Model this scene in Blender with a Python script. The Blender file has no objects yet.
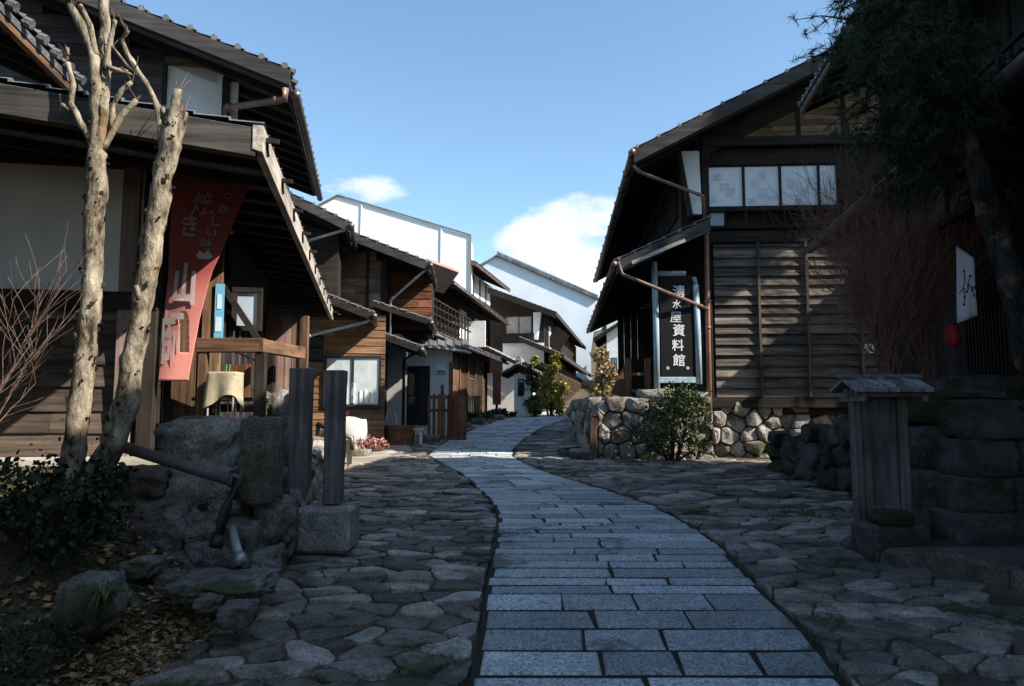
import bpy, math, random
from mathutils import Vector, Matrix, noise
from mathutils.kdtree import KDTree
random.seed(7)
S = bpy.context.scene
COL = S.collection
R = math.radians
rnd = random.random
def U(a, b): return a + (b - a) * rnd()

# ------------------------------------------------------------------ camera
F = 740.0; PITCH = math.atan(67 / F); CZ = 1.6
cam_d = bpy.data.cameras.new('camera'); cam = bpy.data.objects.new('camera', cam_d); COL.objects.link(cam)
cam_d.sensor_width = 36; cam_d.lens = 36 * F / 1024; cam_d.clip_start = .05; cam_d.clip_end = 2000
cam.location = (0, 0, CZ); cam.rotation_euler = (math.pi / 2 + PITCH, 0, 0)
S.camera = cam
def ray(px, py):
    u = (px - 512) / F; v = (343 - py) / F
    return Vector((u, math.cos(PITCH) - v * math.sin(PITCH), math.sin(PITCH) + v * math.cos(PITCH)))
def P(px, py, Y):
    d = ray(px, py); k = Y / d.y
    return Vector((d.x * k, Y, CZ + d.z * k))

# ------------------------------------------------------------------ terrain profile
PR = [(-400, -14), (-60, -5.5), (-10, -1.25), (0, -.25), (4, .155), (5, .26), (6, .34), (7.2, .40), (8.5, .44), (10, .49), (15, .62), (17, .69),
      (22, .88), (28, 1.15), (33, 1.42), (40, 1.72), (60, 3.6), (100, 8), (200, 20), (400, 34)]
def prof(y):
    if y <= PR[0][0]: return PR[0][1]
    for (a, za), (b, zb) in zip(PR, PR[1:]):
        if y <= b:
            return za + (zb - za) * (y - a) / (b - a)
    return PR[-1][1]
def sm(t): t = max(0, min(1, t)); return t * t * (3 - 2 * t)
def GP(px, py):
    d = ray(px, py); t = .5; last = t
    while t < 90:
        if CZ + d.z * t < prof(d.y * t): break
        last = t; t += .02
    return Vector((d.x * t, d.y * t, prof(d.y * t)))
def xl_edge(y):
    "street side edge of the left bank and terraces"
    pts = [(-50, -2.2), (3.2, -2.0), (4.0, -1.95), (5.3, -1.8), (6.0, -1.75), (8, -2.5), (12, -3.5), (15, -3.9), (16.2, -4.6), (40, -4.6)]
    for (a, xa), (b, xb) in zip(pts, pts[1:]):
        if y <= b: return xa + (xb - xa) * (y - a) / (b - a)
    return -4.6
def terrain(x, y):
    z = prof(y)
    xe = xl_edge(y)
    if x < xe and y < 16.2:
        if y < 5.95:
            z += .62 * sm((xe - x) / 1.5) * sm((y - 3.0) / 2.0) * (1 if y < 5.3 else .6) + .12 * sm((xe - x) / 1.2) + .05 * noise.noise(Vector((x * 2, y * 2, 0)))
        else:
            z = z + (1.12 - z) * (1 - sm((y - 12.0) / 2.6)) * sm((xe - x - .1) / .3)
    if y > 12.9 and y < 16 and x < -4: z = max(z, prof(y))
    if x > 4.75 and y < 12.5: z = z + ((1.75 if y < 6.5 else 1.78 - .12 * (y - 6.5)) - z) * sm((x - 4.75) / .3) if y > -2 else z
    if x > 3.4 and y < 5.6: z += .0
    if y > 15.6 and y < 34 and x > 2.3 and x < 4.0: z = max(z, z + (1.8 - z) * sm((x - 2.3) / .3))
    if y > 16.2 and y < 34 and x >= 4.0: z = max(z, 1.8)
    if abs(x) > 12: z += min(40, (abs(x) - 12) * .28) * sm((y + 10) / 40)
    return z

# ------------------------------------------------------------------ mesh builder
class MB:
    def __init__(s): s.v = []; s.f = []
    def poly(s, pts):
        n = len(s.v); s.v += [tuple(p) for p in pts]; s.f.append(tuple(range(n, n + len(pts))))
    def hexa(s, p):
        n = len(s.v); s.v += [tuple(q) for q in p]
        for f in ((0, 3, 2, 1), (4, 5, 6, 7), (0, 1, 5, 4), (1, 2, 6, 5), (2, 3, 7, 6), (3, 0, 4, 7)): s.f.append(tuple(n + i for i in f))
    def box(s, a, b):
        x0, x1 = sorted((a[0], b[0])); y0, y1 = sorted((a[1], b[1])); z0, z1 = sorted((a[2], b[2]))
        s.hexa([(x0, y0, z0), (x1, y0, z0), (x1, y1, z0), (x0, y1, z0), (x0, y0, z1), (x1, y0, z1), (x1, y1, z1), (x0, y1, z1)])
    def beam(s, a, b, w, h, up=(0, 0, 1)):
        a = Vector(a); b = Vector(b); d = (b - a).normalized(); up = Vector(up)
        if abs(d.dot(up)) > .98: up = Vector((0, 1, 0))
        x = d.cross(up).normalized() * w / 2; y = x.cross(d).normalized() * h / 2
        s.hexa([a - x - y, a + x - y, b + x - y, b - x - y, a - x + y, a + x + y, b + x + y, b - x + y])
    def slab(s, A, B, v0, v1, thk):
        "A,B = (u,z) top line, extends v0..v1, thickness down"
        (u0, z0), (u1, z1) = sorted((A, B))
        s.hexa([(u0, v0, z0 - thk), (u1, v0, z1 - thk), (u1, v1, z1 - thk), (u0, v1, z0 - thk), (u0, v0, z0), (u1, v0, z1), (u1, v1, z1), (u0, v1, z0)])
    def tube(s, pts, rad, n=8, rough=0, cap=True, seed=0):
        pts = [Vector(p) for p in pts]
        if not isinstance(rad, (list, tuple)): rad = [rad] * len(pts)
        base = len(s.v); up = Vector((.13, .27, .95))
        for i, p in enumerate(pts):
            d = (pts[min(i + 1, len(pts) - 1)] - pts[max(i - 1, 0)])
            if d.length < 1e-6: d = Vector((0, 0, 1))
            d.normalize(); x = d.cross(up)
            if x.length < .1: x = d.cross(Vector((1, 0, 0)))
            x.normalize(); y = d.cross(x)
            for k in range(n):
                a = 2 * math.pi * k / n; r = rad[i]
                q = p + (x * math.cos(a) + y * math.sin(a)) * r
                if rough:
                    w = noise.noise(q * 9 + Vector((seed, 0, 0))) + .6 * noise.noise(q * 24)
                    q += (q - p) * rough * w
                s.v.append(tuple(q))
        for i in range(len(pts) - 1):
            for k in range(n):
                a = base + i * n + k; b = base + i * n + (k + 1) % n
                s.f.append((a, b, b + n, a + n))
        if cap:
            s.f.append(tuple(base + k for k in range(n - 1, -1, -1)))
            s.f.append(tuple(base + (len(pts) - 1) * n + k for k in range(n)))
    def build(s, name, mat, parent=None, smooth=False, bevel=0):
        me = bpy.data.meshes.new(name); me.from_pydata(s.v, [], s.f); me.update()
        o = bpy.data.objects.new(name, me); COL.objects.link(o)
        if mat: me.materials.append(mat)
        if parent is not None: o.parent = parent
        if smooth: me.polygons.foreach_set('use_smooth', [True] * len(me.polygons))
        if bevel:
            m = o.modifiers.new('bevel', 'BEVEL'); m.width = bevel; m.segments = 1; m.limit_method = 'ANGLE'
        return o
def tag(o, label=None, cat=None, group=None, kind=None):
    if label: o['label'] = label
    if cat: o['category'] = cat
    if group: o['group'] = group
    if kind: o['kind'] = kind
    return o
def empty(name, loc, rz=0):
    o = bpy.data.objects.new(name, None); COL.objects.link(o); o.location = loc; o.rotation_euler = (0, 0, rz); o.empty_display_size = .2
    return o

# ------------------------------------------------------------------ materials
def nt(name):
    m = bpy.data.materials.new(name); m.use_nodes = True; t = m.node_tree; t.nodes.clear()
    out = t.nodes.new('ShaderNodeOutputMaterial'); b = t.nodes.new('ShaderNodeBsdfPrincipled'); t.links.new(b.outputs[0], out.inputs[0])
    return m, t, b
def N(t, typ, **k):
    n = t.nodes.new(typ)
    for a, v in k.items(): setattr(n, a, v)
    return n
def ramp(t, src, stops):
    r = N(t, 'ShaderNodeValToRGB'); t.links.new(src, r.inputs[0]); e = r.color_ramp.elements
    while len(e) < len(stops): e.new(.5)
    for q, (p, c) in zip(e, stops):
        q.position = p; q.color = (*c, 1) if len(c) == 3 else c
    return r.outputs[0]
def g(v): return (v, v, v)
def coords(t, scale=(1, 1, 1)):
    c = N(t, 'ShaderNodeTexCoord'); m = N(t, 'ShaderNodeMapping'); m.inputs['Scale'].default_value = scale
    t.links.new(c.outputs['Object'], m.inputs[0]); return m.outputs[0]
def noi(t, vec, sc, det=4, rough=.6, off=None):
    n = N(t, 'ShaderNodeTexNoise'); n.inputs['Scale'].default_value = sc; n.inputs['Detail'].default_value = det; n.inputs['Roughness'].default_value = rough
    t.links.new(vec, n.inputs['Vector']); return n.outputs['Fac']
def mixc(t, a, b, fac, mode='MIX'):
    m = N(t, 'ShaderNodeMix', data_type='RGBA', blend_type=mode)
    for s, i in ((fac, 0), (a, 6), (b, 7)):
        if isinstance(s, (int, float)): m.inputs[i].default_value = s
        elif isinstance(s, tuple): m.inputs[i].default_value = (*s, 1)
        else: t.links.new(s, m.inputs[i])
    return m.outputs[2]
def island(t): return N(t, 'ShaderNodeNewGeometry').outputs['Random Per Island']
def bump(t, b, h, strength=.5, dist=.01):
    n = N(t, 'ShaderNodeBump'); n.inputs['Strength'].default_value = strength; n.inputs['Distance'].default_value = dist
    t.links.new(h, n.inputs['Height']); t.links.new(n.outputs[0], b.inputs['Normal'])
MC = {}
def wood(name, dark, light, axis='x', rough=.85, bstr=.6):
    k = (name, axis)
    if k in MC: return MC[k]
    m, t, b = nt('wood_' + name + '_' + axis)
    sc = {'x': (1.2, 22, 22), 'y': (22, 1.2, 22), 'z': (22, 22, 1.2)}[axis]
    isl = island(t)
    c = coords(t, sc); off = N(t, 'ShaderNodeVectorMath', operation='ADD'); t.links.new(c, off.inputs[0])
    cm = N(t, 'ShaderNodeCombineXYZ'); mu = N(t, 'ShaderNodeMath', operation='MULTIPLY'); t.links.new(isl, mu.inputs[0]); mu.inputs[1].default_value = 37
    for i in range(3): t.links.new(mu.outputs[0], cm.inputs[i])
    t.links.new(cm.outputs[0], off.inputs[1])
    n1 = noi(t, off.outputs[0], 1.0, 6, .65)
    n2 = noi(t, coords(t), 1.7, 4, .6)
    col = ramp(t, n1, [(.3, dark), (.7, light)])
    v = ramp(t, isl, [(0, g(.55)), (.5, g(.95)), (1, g(1.35))])
    col = mixc(t, col, v, 1.0, 'MULTIPLY')
    st = ramp(t, n2, [(.35, g(.55)), (.6, g(1.1))])
    col = mixc(t, col, st, .8, 'MULTIPLY')
    t.links.new(col, b.inputs['Base Color']); b.inputs['Roughness'].default_value = rough; b.inputs['Specular IOR Level'].default_value = .25
    bump(t, b, n1, bstr, .006)
    MC[k] = m; return m
def plain(name, c1, c2, sc=6, rough=.9, bstr=.3, spec=.3, metal=0, dist=.006):
    if name in MC: return MC[name]
    m, t, b = nt(name); v = coords(t); n1 = noi(t, v, sc, 5, .65); n2 = noi(t, v, sc * 9, 3, .6)
    col = ramp(t, n1, [(.3, c1), (.72, c2)]); t.links.new(col, b.inputs['Base Color'])
    b.inputs['Roughness'].default_value = rough; b.inputs['Specular IOR Level'].default_value = spec; b.inputs['Metallic'].default_value = metal
    bump(t, b, n2, bstr, dist); MC[name] = m; return m
def stone(name, c1, c2, moss=0., mosscol=(.05, .06, .015), sc=3.0, lo=.55, hi=1.4, speck=.4, rough=.85, tint=None):
    m, t, b = nt(name); v = coords(t); isl = island(t)
    n1 = noi(t, v, sc, 5, .65); n2 = noi(t, v, 55, 3, .7); n3 = noi(t, v, 1.6, 3, .5); n4 = noi(t, v, 14, 5, .7)
    col = ramp(t, n1, [(.3, c1), (.7, c2)])
    col = mixc(t, col, ramp(t, isl, [(0, g(lo)), (.5, g(.92)), (1, g(hi))]), 1, 'MULTIPLY')
    if tint:
        w = N(t, 'ShaderNodeTexWhiteNoise', noise_dimensions='1D'); t.links.new(isl, w.inputs['W'])
        col = mixc(t, col, tint, ramp(t, w.outputs['Value'], [(.55, g(0)), (1, g(.9))]), 'MULTIPLY')
    col = mixc(t, col, ramp(t, n2, [(.35, g(1 - speck)), (.62, g(1 + speck * .6))]), 1, 'MULTIPLY')
    col = mixc(t, col, ramp(t, n4, [(.3, g(.72)), (.62, g(1.12))]), .8, 'MULTIPLY')
    if moss:
        mf = N(t, 'ShaderNodeMath', operation='ADD'); t.links.new(n3, mf.inputs[0])
        ms = N(t, 'ShaderNodeMath', operation='MULTIPLY'); t.links.new(n4, ms.inputs[0]); ms.inputs[1].default_value = .5; t.links.new(ms.outputs[0], mf.inputs[1])
        fac = ramp(t, mf.outputs[0], [(.86 - moss * .3, g(0)), (.95 - moss * .3, g(.9))])
        col = mixc(t, col, mosscol, fac)
    t.links.new(col, b.inputs['Base Color']); b.inputs['Roughness'].default_value = rough; b.inputs['Specular IOR Level'].default_value = .3
    ad = N(t, 'ShaderNodeMath', operation='ADD'); t.links.new(n4, ad.inputs[0]); ms2 = N(t, 'ShaderNodeMath', operation='MULTIPLY'); t.links.new(n2, ms2.inputs[0]); ms2.inputs[1].default_value = .35
    t.links.new(ms2.outputs[0], ad.inputs[1]); bump(t, b, ad.outputs[0], 1.0, .03)
    return m
def glassm(name='window_glass', col=(.03, .035, .04), rough=.03):
    if name in MC: return MC[name]
    m, t, b = nt(name); b.inputs['Base Color'].default_value = (*col, 1); b.inputs['Roughness'].default_value = rough; b.inputs['Specular IOR Level'].default_value = 1.0
    b.inputs['IOR'].default_value = 1.7
    MC[name] = m; return m
def leafm(name, c1, c2, rough=.6):
    m, t, b = nt(name); isl = island(t); col = ramp(t, isl, [(0, c1), (1, c2)]); t.links.new(col, b.inputs['Base Color']); b.inputs['Roughness'].default_value = rough
    b.inputs['Specular IOR Level'].default_value = .25
    return m
DK = (.012, .009, .007); 
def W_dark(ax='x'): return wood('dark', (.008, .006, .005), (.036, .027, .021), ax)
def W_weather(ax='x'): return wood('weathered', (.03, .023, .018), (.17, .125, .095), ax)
def W_grey(ax='x'): return wood('grey', (.17, .15, .13), (.60, .53, .45), ax)
def W_red(ax='x'): return wood('redbrown', (.05, .02, .011), (.27, .11, .052), ax)
def W_mid(ax='x'): return wood('brown', (.045, .024, .014), (.21, .12, .07), ax)
def W_post(ax='z'): return wood('post', (.08, .07, .066), (.33, .285, .26), ax)
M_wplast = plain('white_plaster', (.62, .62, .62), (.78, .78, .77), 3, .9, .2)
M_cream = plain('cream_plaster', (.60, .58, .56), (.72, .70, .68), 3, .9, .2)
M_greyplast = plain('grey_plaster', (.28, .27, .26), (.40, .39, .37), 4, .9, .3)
M_tile = stone('roof_tile', (.07, .072, .08), (.17, .175, .19), 0, sc=5, lo=.7, hi=1.3, speck=.2, rough=.55)
M_tilelight = stone('worn_roof_tile', (.20, .18, .165), (.40, .36, .33), 0, sc=5, speck=.25, rough=.7)
M_gutter = plain('gutter_metal', (.10, .085, .08), (.20, .17, .155), 5, .45, .1, .5, .6)
M_copper = plain('copper_gutter', (.12, .075, .058), (.24, .16, .13), 4, .5, .1, .5, .3)
M_steel = plain('pale_pipe', (.30, .29, .29), (.45, .44, .43), 5, .4, .1, .5, .3)
M_blackm = plain('black_metal', (.012, .012, .012), (.03, .03, .03), 4, .5, .1)
M_sheet = plain('white_sheeting', (.70, .69, .69), (.80, .79, .78), .18, .6, .35, .3, dist=.06)
M_sheetblue = plain('pale_sheeting', (.50, .56, .63), (.62, .67, .72), .4, .5, .2, .4, dist=.05)
M_paper = plain('window_paper', (.60, .63, .67), (.76, .78, .81), 1.3, .5, .05)
M_glass = glassm()
M_granite = stone('granite_slab', (.40, .41, .42), (.56, .565, .57), .03, (.10, .10, .08), sc=2.2, lo=.6, hi=1.35, speck=.6, rough=.55)
M_cobble = stone('flagstone', (.11, .092, .078), (.34, .295, .25), .10, (.05, .055, .018), sc=5, lo=.45, hi=2.0, speck=.4, rough=.7, tint=(.85, .78, .72))
M_wallstone = stone('wall_stone', (.20, .175, .15), (.46, .42, .37), .18, (.075, .07, .03), sc=4, lo=.6, hi=1.3, speck=.4, tint=(1, .82, .7))
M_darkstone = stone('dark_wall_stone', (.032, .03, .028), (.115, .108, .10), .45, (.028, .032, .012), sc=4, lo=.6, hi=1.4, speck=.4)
M_midstone = stone('grey_rock', (.11, .098, .085), (.34, .31, .275), .25, (.05, .05, .02), sc=4, lo=.6, hi=1.4, speck=.5)
M_boulder = stone('boulder_stone', (.14, .13, .11), (.40, .375, .33), .38, (.065, .06, .025), sc=4, lo=.7, hi=1.3, speck=.5)
M_brownstone = stone('brown_boulder_stone', (.11, .085, .07), (.27, .215, .18), .2, (.06, .055, .02), sc=4, speck=.45)
M_white = plain('white_paint', (.72, .72, .72), (.8, .8, .8), 8, .5, .05)
M_joint = plain('joint_soil', (.014, .012, .008), (.04, .036, .02), 5, .95, .8)
M_bark = None
def barkm(name, a, b_, c_):
    m, t, b = nt(name); v = coords(t, (1, 1, .45)); n1 = noi(t, v, 9, 6, .7); n2 = noi(t, v, 30, 5, .7); n3 = noi(t, coords(t), 3.5, 4, .6)
    col = ramp(t, n1, [(.38, c_), (.45, a), (.64, b_)])
    col = mixc(t, col, (.26, .16, .08), ramp(t, n3, [(.58, g(0)), (.68, g(.7))]))
    col = mixc(t, col, ramp(t, n2, [(.3, g(.55)), (.6, g(1.1))]), .8, 'MULTIPLY')
    t.links.new(col, b.inputs['Base Color']); b.inputs['Roughness'].default_value = .9; b.inputs['Specular IOR Level'].default_value = .15
    ad = N(t, 'ShaderNodeMath', operation='ADD'); t.links.new(n1, ad.inputs[0]); t.links.new(n2, ad.inputs[1]); bump(t, b, ad.outputs[0], .9, .02)
    return m
M_bark = barkm('pale_bark', (.15, .12, .085), (.42, .36, .265), (.03, .022, .015))
M_darkbark = barkm('dark_bark', (.018, .016, .014), (.05, .045, .04), (.008, .007, .006))
M_twig = plain('twig_bark', (.06, .038, .03), (.17, .11, .085), 20, .9, .1)
M_redtwig = plain('red_twig', (.10, .05, .038), (.25, .125, .09), 20, .9, .1)
M_pine = leafm('pine_needles', (.012, .022, .010), (.035, .055, .022))
M_shrubleaf = leafm('shrub_leaves', (.02, .04, .012), (.09, .12, .035))
M_darkleaf = leafm('dark_leaves', (.008, .016, .006), (.03, .045, .016))
M_yellowleaf = leafm('yellow_leaves', (.10, .11, .015), (.42, .36, .06))
M_autumn = leafm("autumn_leaves", (.12, .08, .035), (.30, .21, .10))
M_litter = leafm('litter_leaves', (.07, .04, .02), (.44, .26, .14), .8)
M_grass = leafm('grass_blades', (.02, .035, .01), (.10, .14, .05))
M_moss = leafm('moss_blades', (.02, .035, .006), (.06, .085, .015))
def flat(name, c, rough=.7, spec=.3):
    if name in MC: return MC[name]
    m, t, b = nt(name); n = noi(t, coords(t), 9, 4); col = ramp(t, n, [(.3, tuple(x * .82 for x in c)), (.7, c)]); t.links.new(col, b.inputs['Base Color'])
    b.inputs['Roughness'].default_value = rough; b.inputs['Specular IOR Level'].default_value = spec; MC[name] = m; return m

# ------------------------------------------------------------------ frames
class Frame:
    def __init__(s, name, label, cat, origin, th, group=None):
        s.o = Vector(origin); s.th = th; s.M = Matrix.Rotation(th, 4, 'Z'); s.I = s.M.inverted()
        s.root = empty(name, s.o, th); tag(s.root, label, cat, group)
        s.cam = s.I @ (Vector((0, 0, CZ)) - s.o)
    def loc(s, w): return s.I @ (Vector(w) - s.o)
    def p(s, px, py, Y): return s.loc(P(px, py, Y))
    def onv(s, px, py, v):
        d = s.I.to_3x3() @ ray(px, py); k = (v - s.cam.y) / d.y; q = s.cam + d * k; return q.x, q.z
    def onu(s, px, py, u):
        d = s.I.to_3x3() @ ray(px, py); k = (u - s.cam.x) / d.x; q = s.cam + d * k; return q.y, q.z
    def on(s, pl, px, py): return s.onv(px, py, pl[1]) if pl[0] == 'v' else s.onu(px, py, pl[1])
    def w(s, q): return s.o + s.M @ Vector(q)
    def part(s, mb, name, mat, parent=None, **k): return mb.build(name, mat, parent or s.root, **k)
def pb(mb, pl, s0, s1, z0, z1, n0, n1):
    c = pl[1]; sg = pl[2]
    if pl[0] == 'v': mb.box((s0, c + sg * n0, z0), (s1, c + sg * n1, z1))
    else: mb.box((c + sg * n0, s0, z0), (c + sg * n1, s1, z1))
def pt(pl, s, z, n):
    return (s, pl[1] + pl[2] * n, z) if pl[0] == 'v' else (pl[1] + pl[2] * n, s, z)
def clad(mb, pl, s0, s1, z0, z1, bh=.18, n0=0., lap=.022, clip=None, jit=.25, brk=2.4):
    "lapped horizontal boards"
    s0, s1 = sorted((s0, s1)); z = z0
    while z < z1 - .02:
        h = min(bh * U(1 - jit, 1 + jit), z1 - z); a, b = s0, s1
        if clip:
            r = clip(z + h * .5)
            if not r: z += h; continue
            a, b = max(a, r[0]), min(b, r[1])
        cuts = [a]; q = a + U(.3, 1) * brk
        while q < b - .3: cuts.append(q); q += U(.7, 1.2) * brk
        cuts.append(b)
        for c0, c1 in zip(cuts, cuts[1:]):
            if c1 - c0 < .01: continue
            e = U(-.004, .004); w = U(-.006, .006)
            P_ = [pt(pl, c0 + .002, z + w, n0), pt(pl, c1 - .002, z - w, n0), pt(pl, c1 - .002, z - w, n0 + lap + .012 + e), pt(pl, c0 + .002, z + w, n0 + lap + .012 - e),
                  pt(pl, c0 + .002, z + h + .012, n0), pt(pl, c1 - .002, z + h + .012, n0), pt(pl, c1 - .002, z + h + .012, n0 + .012), pt(pl, c0 + .002, z + h + .012, n0 + .012)]
            mb.hexa(P_)
        z += h
def vboards(mb, pl, s0, s1, z0, z1, bw=.15, n0=0., thk=.02, top=None):
    s0, s1 = sorted((s0, s1)); q = s0
    while q < s1 - .01:
        w = min(bw * U(.8, 1.2), s1 - q); t = z1 if not top else top(q)
        pb(mb, pl, q + .003, q + w - .003, z0, t + U(-.01, .01), n0, n0 + thk + U(0, .012)); q += w

def roof(h, ue, ve, ze, length, run, slope, side=1, mat=None, thk=.06, raft=.45, period=.27, course=.25, both=False, barge=.22, name='roof', gut=None, fascia=.12, wm=None,
         amp=.035, tilebump=True, verge2=False, cover=None, wm2=None):
    mat = mat or M_tile; u = lambda r: ue - side * r
    tm = MB()
    def sheet(r0, r1, zf):
        nv = max(2, int(length / period) * 4); nr = max(2, int(abs(r1 - r0) / course))
        base = len(tm.v); rows = []
        for j in range(nr):
            for e in (0, 1):
                r = r0 + (r1 - r0) * (j + e) / nr; rows.append((r, .022 * (1 - e)))
        for r, zz in rows:
            for i in range(nv + 1):
                ph = (i % 4); a = (0, 1, .55, -.1)[ph] * amp
                tm.v.append((u(r), ve + length * i / nv, zf(r) + zz + a + .02))
        for j in range(len(rows) - 1):
            for i in range(nv):
                a = base + j * (nv + 1) + i; tm.f.append((a, a + 1, a + nv + 2, a + nv + 1))
    zf = lambda r: ze + slope * r
    rt = h.part(tm, name, mat) if False else None
    sheet(-.06, run, zf)
    if both:
        zf2 = lambda r: ze + slope * (2 * run - r); sheet(run * 2 + .06, run, zf2)
    # body under the tiles
    tm.slab((u(-.03), zf(-.03)), (u(run), zf(run)), ve + .01, ve + length - .01, thk)
    if both: tm.slab((u(run * 2 + .03), zf2(run * 2 + .03)), (u(run), zf2(run)), ve + .01, ve + length - .01, thk)
    # eave end tiles
    if tilebump:
        q = ve + period * .25
        while q < ve + length:
            tm.tube([(u(-.10), q, zf(-.10) + .035), (u(0), q, zf(0) + .035)], .04, 8); q += period
        r = 0
        while r < (run * 2 if both else run):
            zz = zf(r) if r <= run else zf2(r); dr = .25
            tm.tube([(u(r), ve - .03, zz + .03), (u(r), ve + .22, zz + .03)], .036, 8); r += course
    rt = h.part(tm, name, mat, smooth=False)
    if both:
        rc = MB(); rc.box((u(run) - .12, ve - .05, zf(run)), (u(run) + .12, ve + length + .05, zf(run) + .22)); rc.tube([(u(run), ve - .08, zf(run) + .24), (u(run), ve + length + .08, zf(run) + .24)], .10, 10)
        rc.build('ridge_cap', mat, rt)
    # rafters
    rb = MB(); q = ve + .08
    rr = run
    while q < ve + length:
        a, b = (u(.02), zf(.02) - thk), (u(rr), zf(rr) - thk)
        (u0, z0), (u1, z1) = sorted((a, b)); rb.slab((u0, z0), (u1, z1), q, q + .055, .085); q += raft
        if both:
            a, b = (u(rr * 2 - .02), zf2(rr * 2 - .02) - thk), (u(rr), zf2(rr) - thk); (u0, z0), (u1, z1) = sorted((a, b)); rb.slab((u0, z0), (u1, z1), q, q + .055, .085)
    h.part(rb, 'rafters', wm2 or W_dark('x'), rt)
    if fascia:
        fb = MB(); fb.box((u(-.02), ve, zf(0) - thk - fascia + .03), (u(.03), ve + length, zf(0) - thk + .03)); fb.build('fascia', wm or W_dark('y'), rt)
    if barge:
        bb = MB()
        for v in ([ve - .05] + ([ve + length + .01] if verge2 else [])):
            bb.slab((u(-.06), zf(-.06) - .01), (u(run), zf(run) - .01), v, v + .045, barge)
            if both: bb.slab((u(run * 2 + .06), zf2(2 * run + .06) - .01), (u(run), zf2(run) - .01), v, v + .045, barge)
        bb.build('barge_board', wm or W_dark('x'), rt)
    if gut:
        gb = MB(); gb.tube([(u(-.10), ve - .1, zf(0) - .09), (u(-.10), ve + length, zf(0) - .13)], .055, 10); go = gb.build('gutter', gut, rt, smooth=True)
        q = ve + .1
        while q < ve + length: hb = MB(); hb.box((u(-.16), q, zf(0) - .16), (u(0), q + .025, zf(0) - .02)); hb.build('gutter_bracket', M_blackm, rt); q += 1.2
    return rt
def pipe(h, pts, r, mat, name='downpipe', parent=None):
    mb = MB(); mb.tube(pts, r, 10)
    for p in (pts[0], pts[-1]):
        pass
    for a, b in zip(pts, pts[1:]):
        a = Vector(a); b = Vector(b)
        if (b - a).length > .8:
            mb.tube([a.lerp(b, .12), a.lerp(b, .12) + (b - a).normalized() * .05], r * 1.25, 10); mb.tube([a.lerp(b, .9), a.lerp(b, .9) + (b - a).normalized() * .05], r * 1.25, 10)
    return h.part(mb, name, mat, parent, smooth=True)
def window(h, pl, s0, s1, z0, z1, nm=2, fm=None, pm=None, fw=.05, n=.03, rows=1, name='window'):
    s0, s1 = sorted((s0, s1)); z0, z1 = sorted((z0, z1)); f = MB()
    pb(f, pl, s0, s1, z0, z0 + fw, 0, n + .03); pb(f, pl, s0, s1, z1 - fw, z1, 0, n + .03)
    for i in range(nm + 1):
        s = s0 + (s1 - s0 - fw) * i / nm; pb(f, pl, s, s + fw, z0 + fw, z1 - fw, 0, n + .025)
    for j in range(1, rows):
        z = z0 + (z1 - z0) * j / rows; pb(f, pl, s0 + fw, s1 - fw, z - .012, z + .012, 0, n + .02)
    fo = h.part(f, name, fm or W_dark('z')); p = MB(); pb(p, pl, s0 + .01, s1 - .01, z0 + .01, z1 - .01, -.01, n)
    p.build('pane', pm or M_glass, fo); return fo
def lattice(h, pl, s0, s1, z0, z1, sp=.09, w=.03, mat=None, name='lattice'):
    s0, s1 = sorted((s0, s1)); m = MB(); q = s0
    while q < s1: pb(m, pl, q, q + w, z0, z1, .02, .06); q += sp
    for z in (z0, (z0 + z1) / 2, z1 - .05): pb(m, pl, s0, s1, z, z + .05, .0, .045)
    return h.part(m, name, mat or W_dark('z'))

# ------------------------------------------------------------------ glyphs
_gc = {}
def glyph(ch, bold=.0):
    if (ch, bold) in _gc: return _gc[(ch, bold)]
    c = bpy.data.curves.new('glyph', 'FONT'); c.body = ch; c.offset = bold; c.extrude = .02; c.resolution_u = 3
    o = bpy.data.objects.new('glyph', c); COL.objects.link(o); dg = bpy.context.evaluated_depsgraph_get(); dg.update()
    m = bpy.data.meshes.new_from_object(o.evaluated_get(dg))
    import bmesh
    b_m = bmesh.new(); b_m.from_mesh(m); bmesh.ops.triangulate(b_m, faces=b_m.faces)
    for _ in range(4):
        es = [e_ for e_ in b_m.edges if e_.calc_length() > .09]
        if es: bmesh.ops.subdivide_edges(b_m, edges=es, cuts=1); bmesh.ops.triangulate(b_m, faces=[q_ for q_ in b_m.faces if len(q_.verts) > 3])
    b_m.to_mesh(m); b_m.free()
    v = [tuple(x.co) for x in m.vertices]; f = [tuple(p.vertices) for p in m.polygons]
    bpy.data.objects.remove(o); bpy.data.curves.remove(c); bpy.data.meshes.remove(m)
    if v:
        x0 = min(q[0] for q in v); x1 = max(q[0] for q in v); y0 = min(q[1] for q in v); y1 = max(q[1] for q in v); s = max(x1 - x0, y1 - y0)
        v = [((q[0] - (x0 + x1) / 2) / s, (q[1] - (y0 + y1) / 2) / s, q[2]) for q in v]
    _gc[(ch, bold)] = (v, f); return v, f
def add_glyph(mb, ch, fn, size, bold=.012, rot=0, sx=1, sy=1):
    v, f = glyph(ch, bold); n = len(mb.v); c, s = math.cos(rot), math.sin(rot)
    for x, y, z in v:
        x *= sx * size; y *= sy * size; mb.v.append(tuple(fn(x * c - y * s, x * s + y * c, z)))
    for q in f: mb.f.append(tuple(n + i for i in q))

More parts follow.
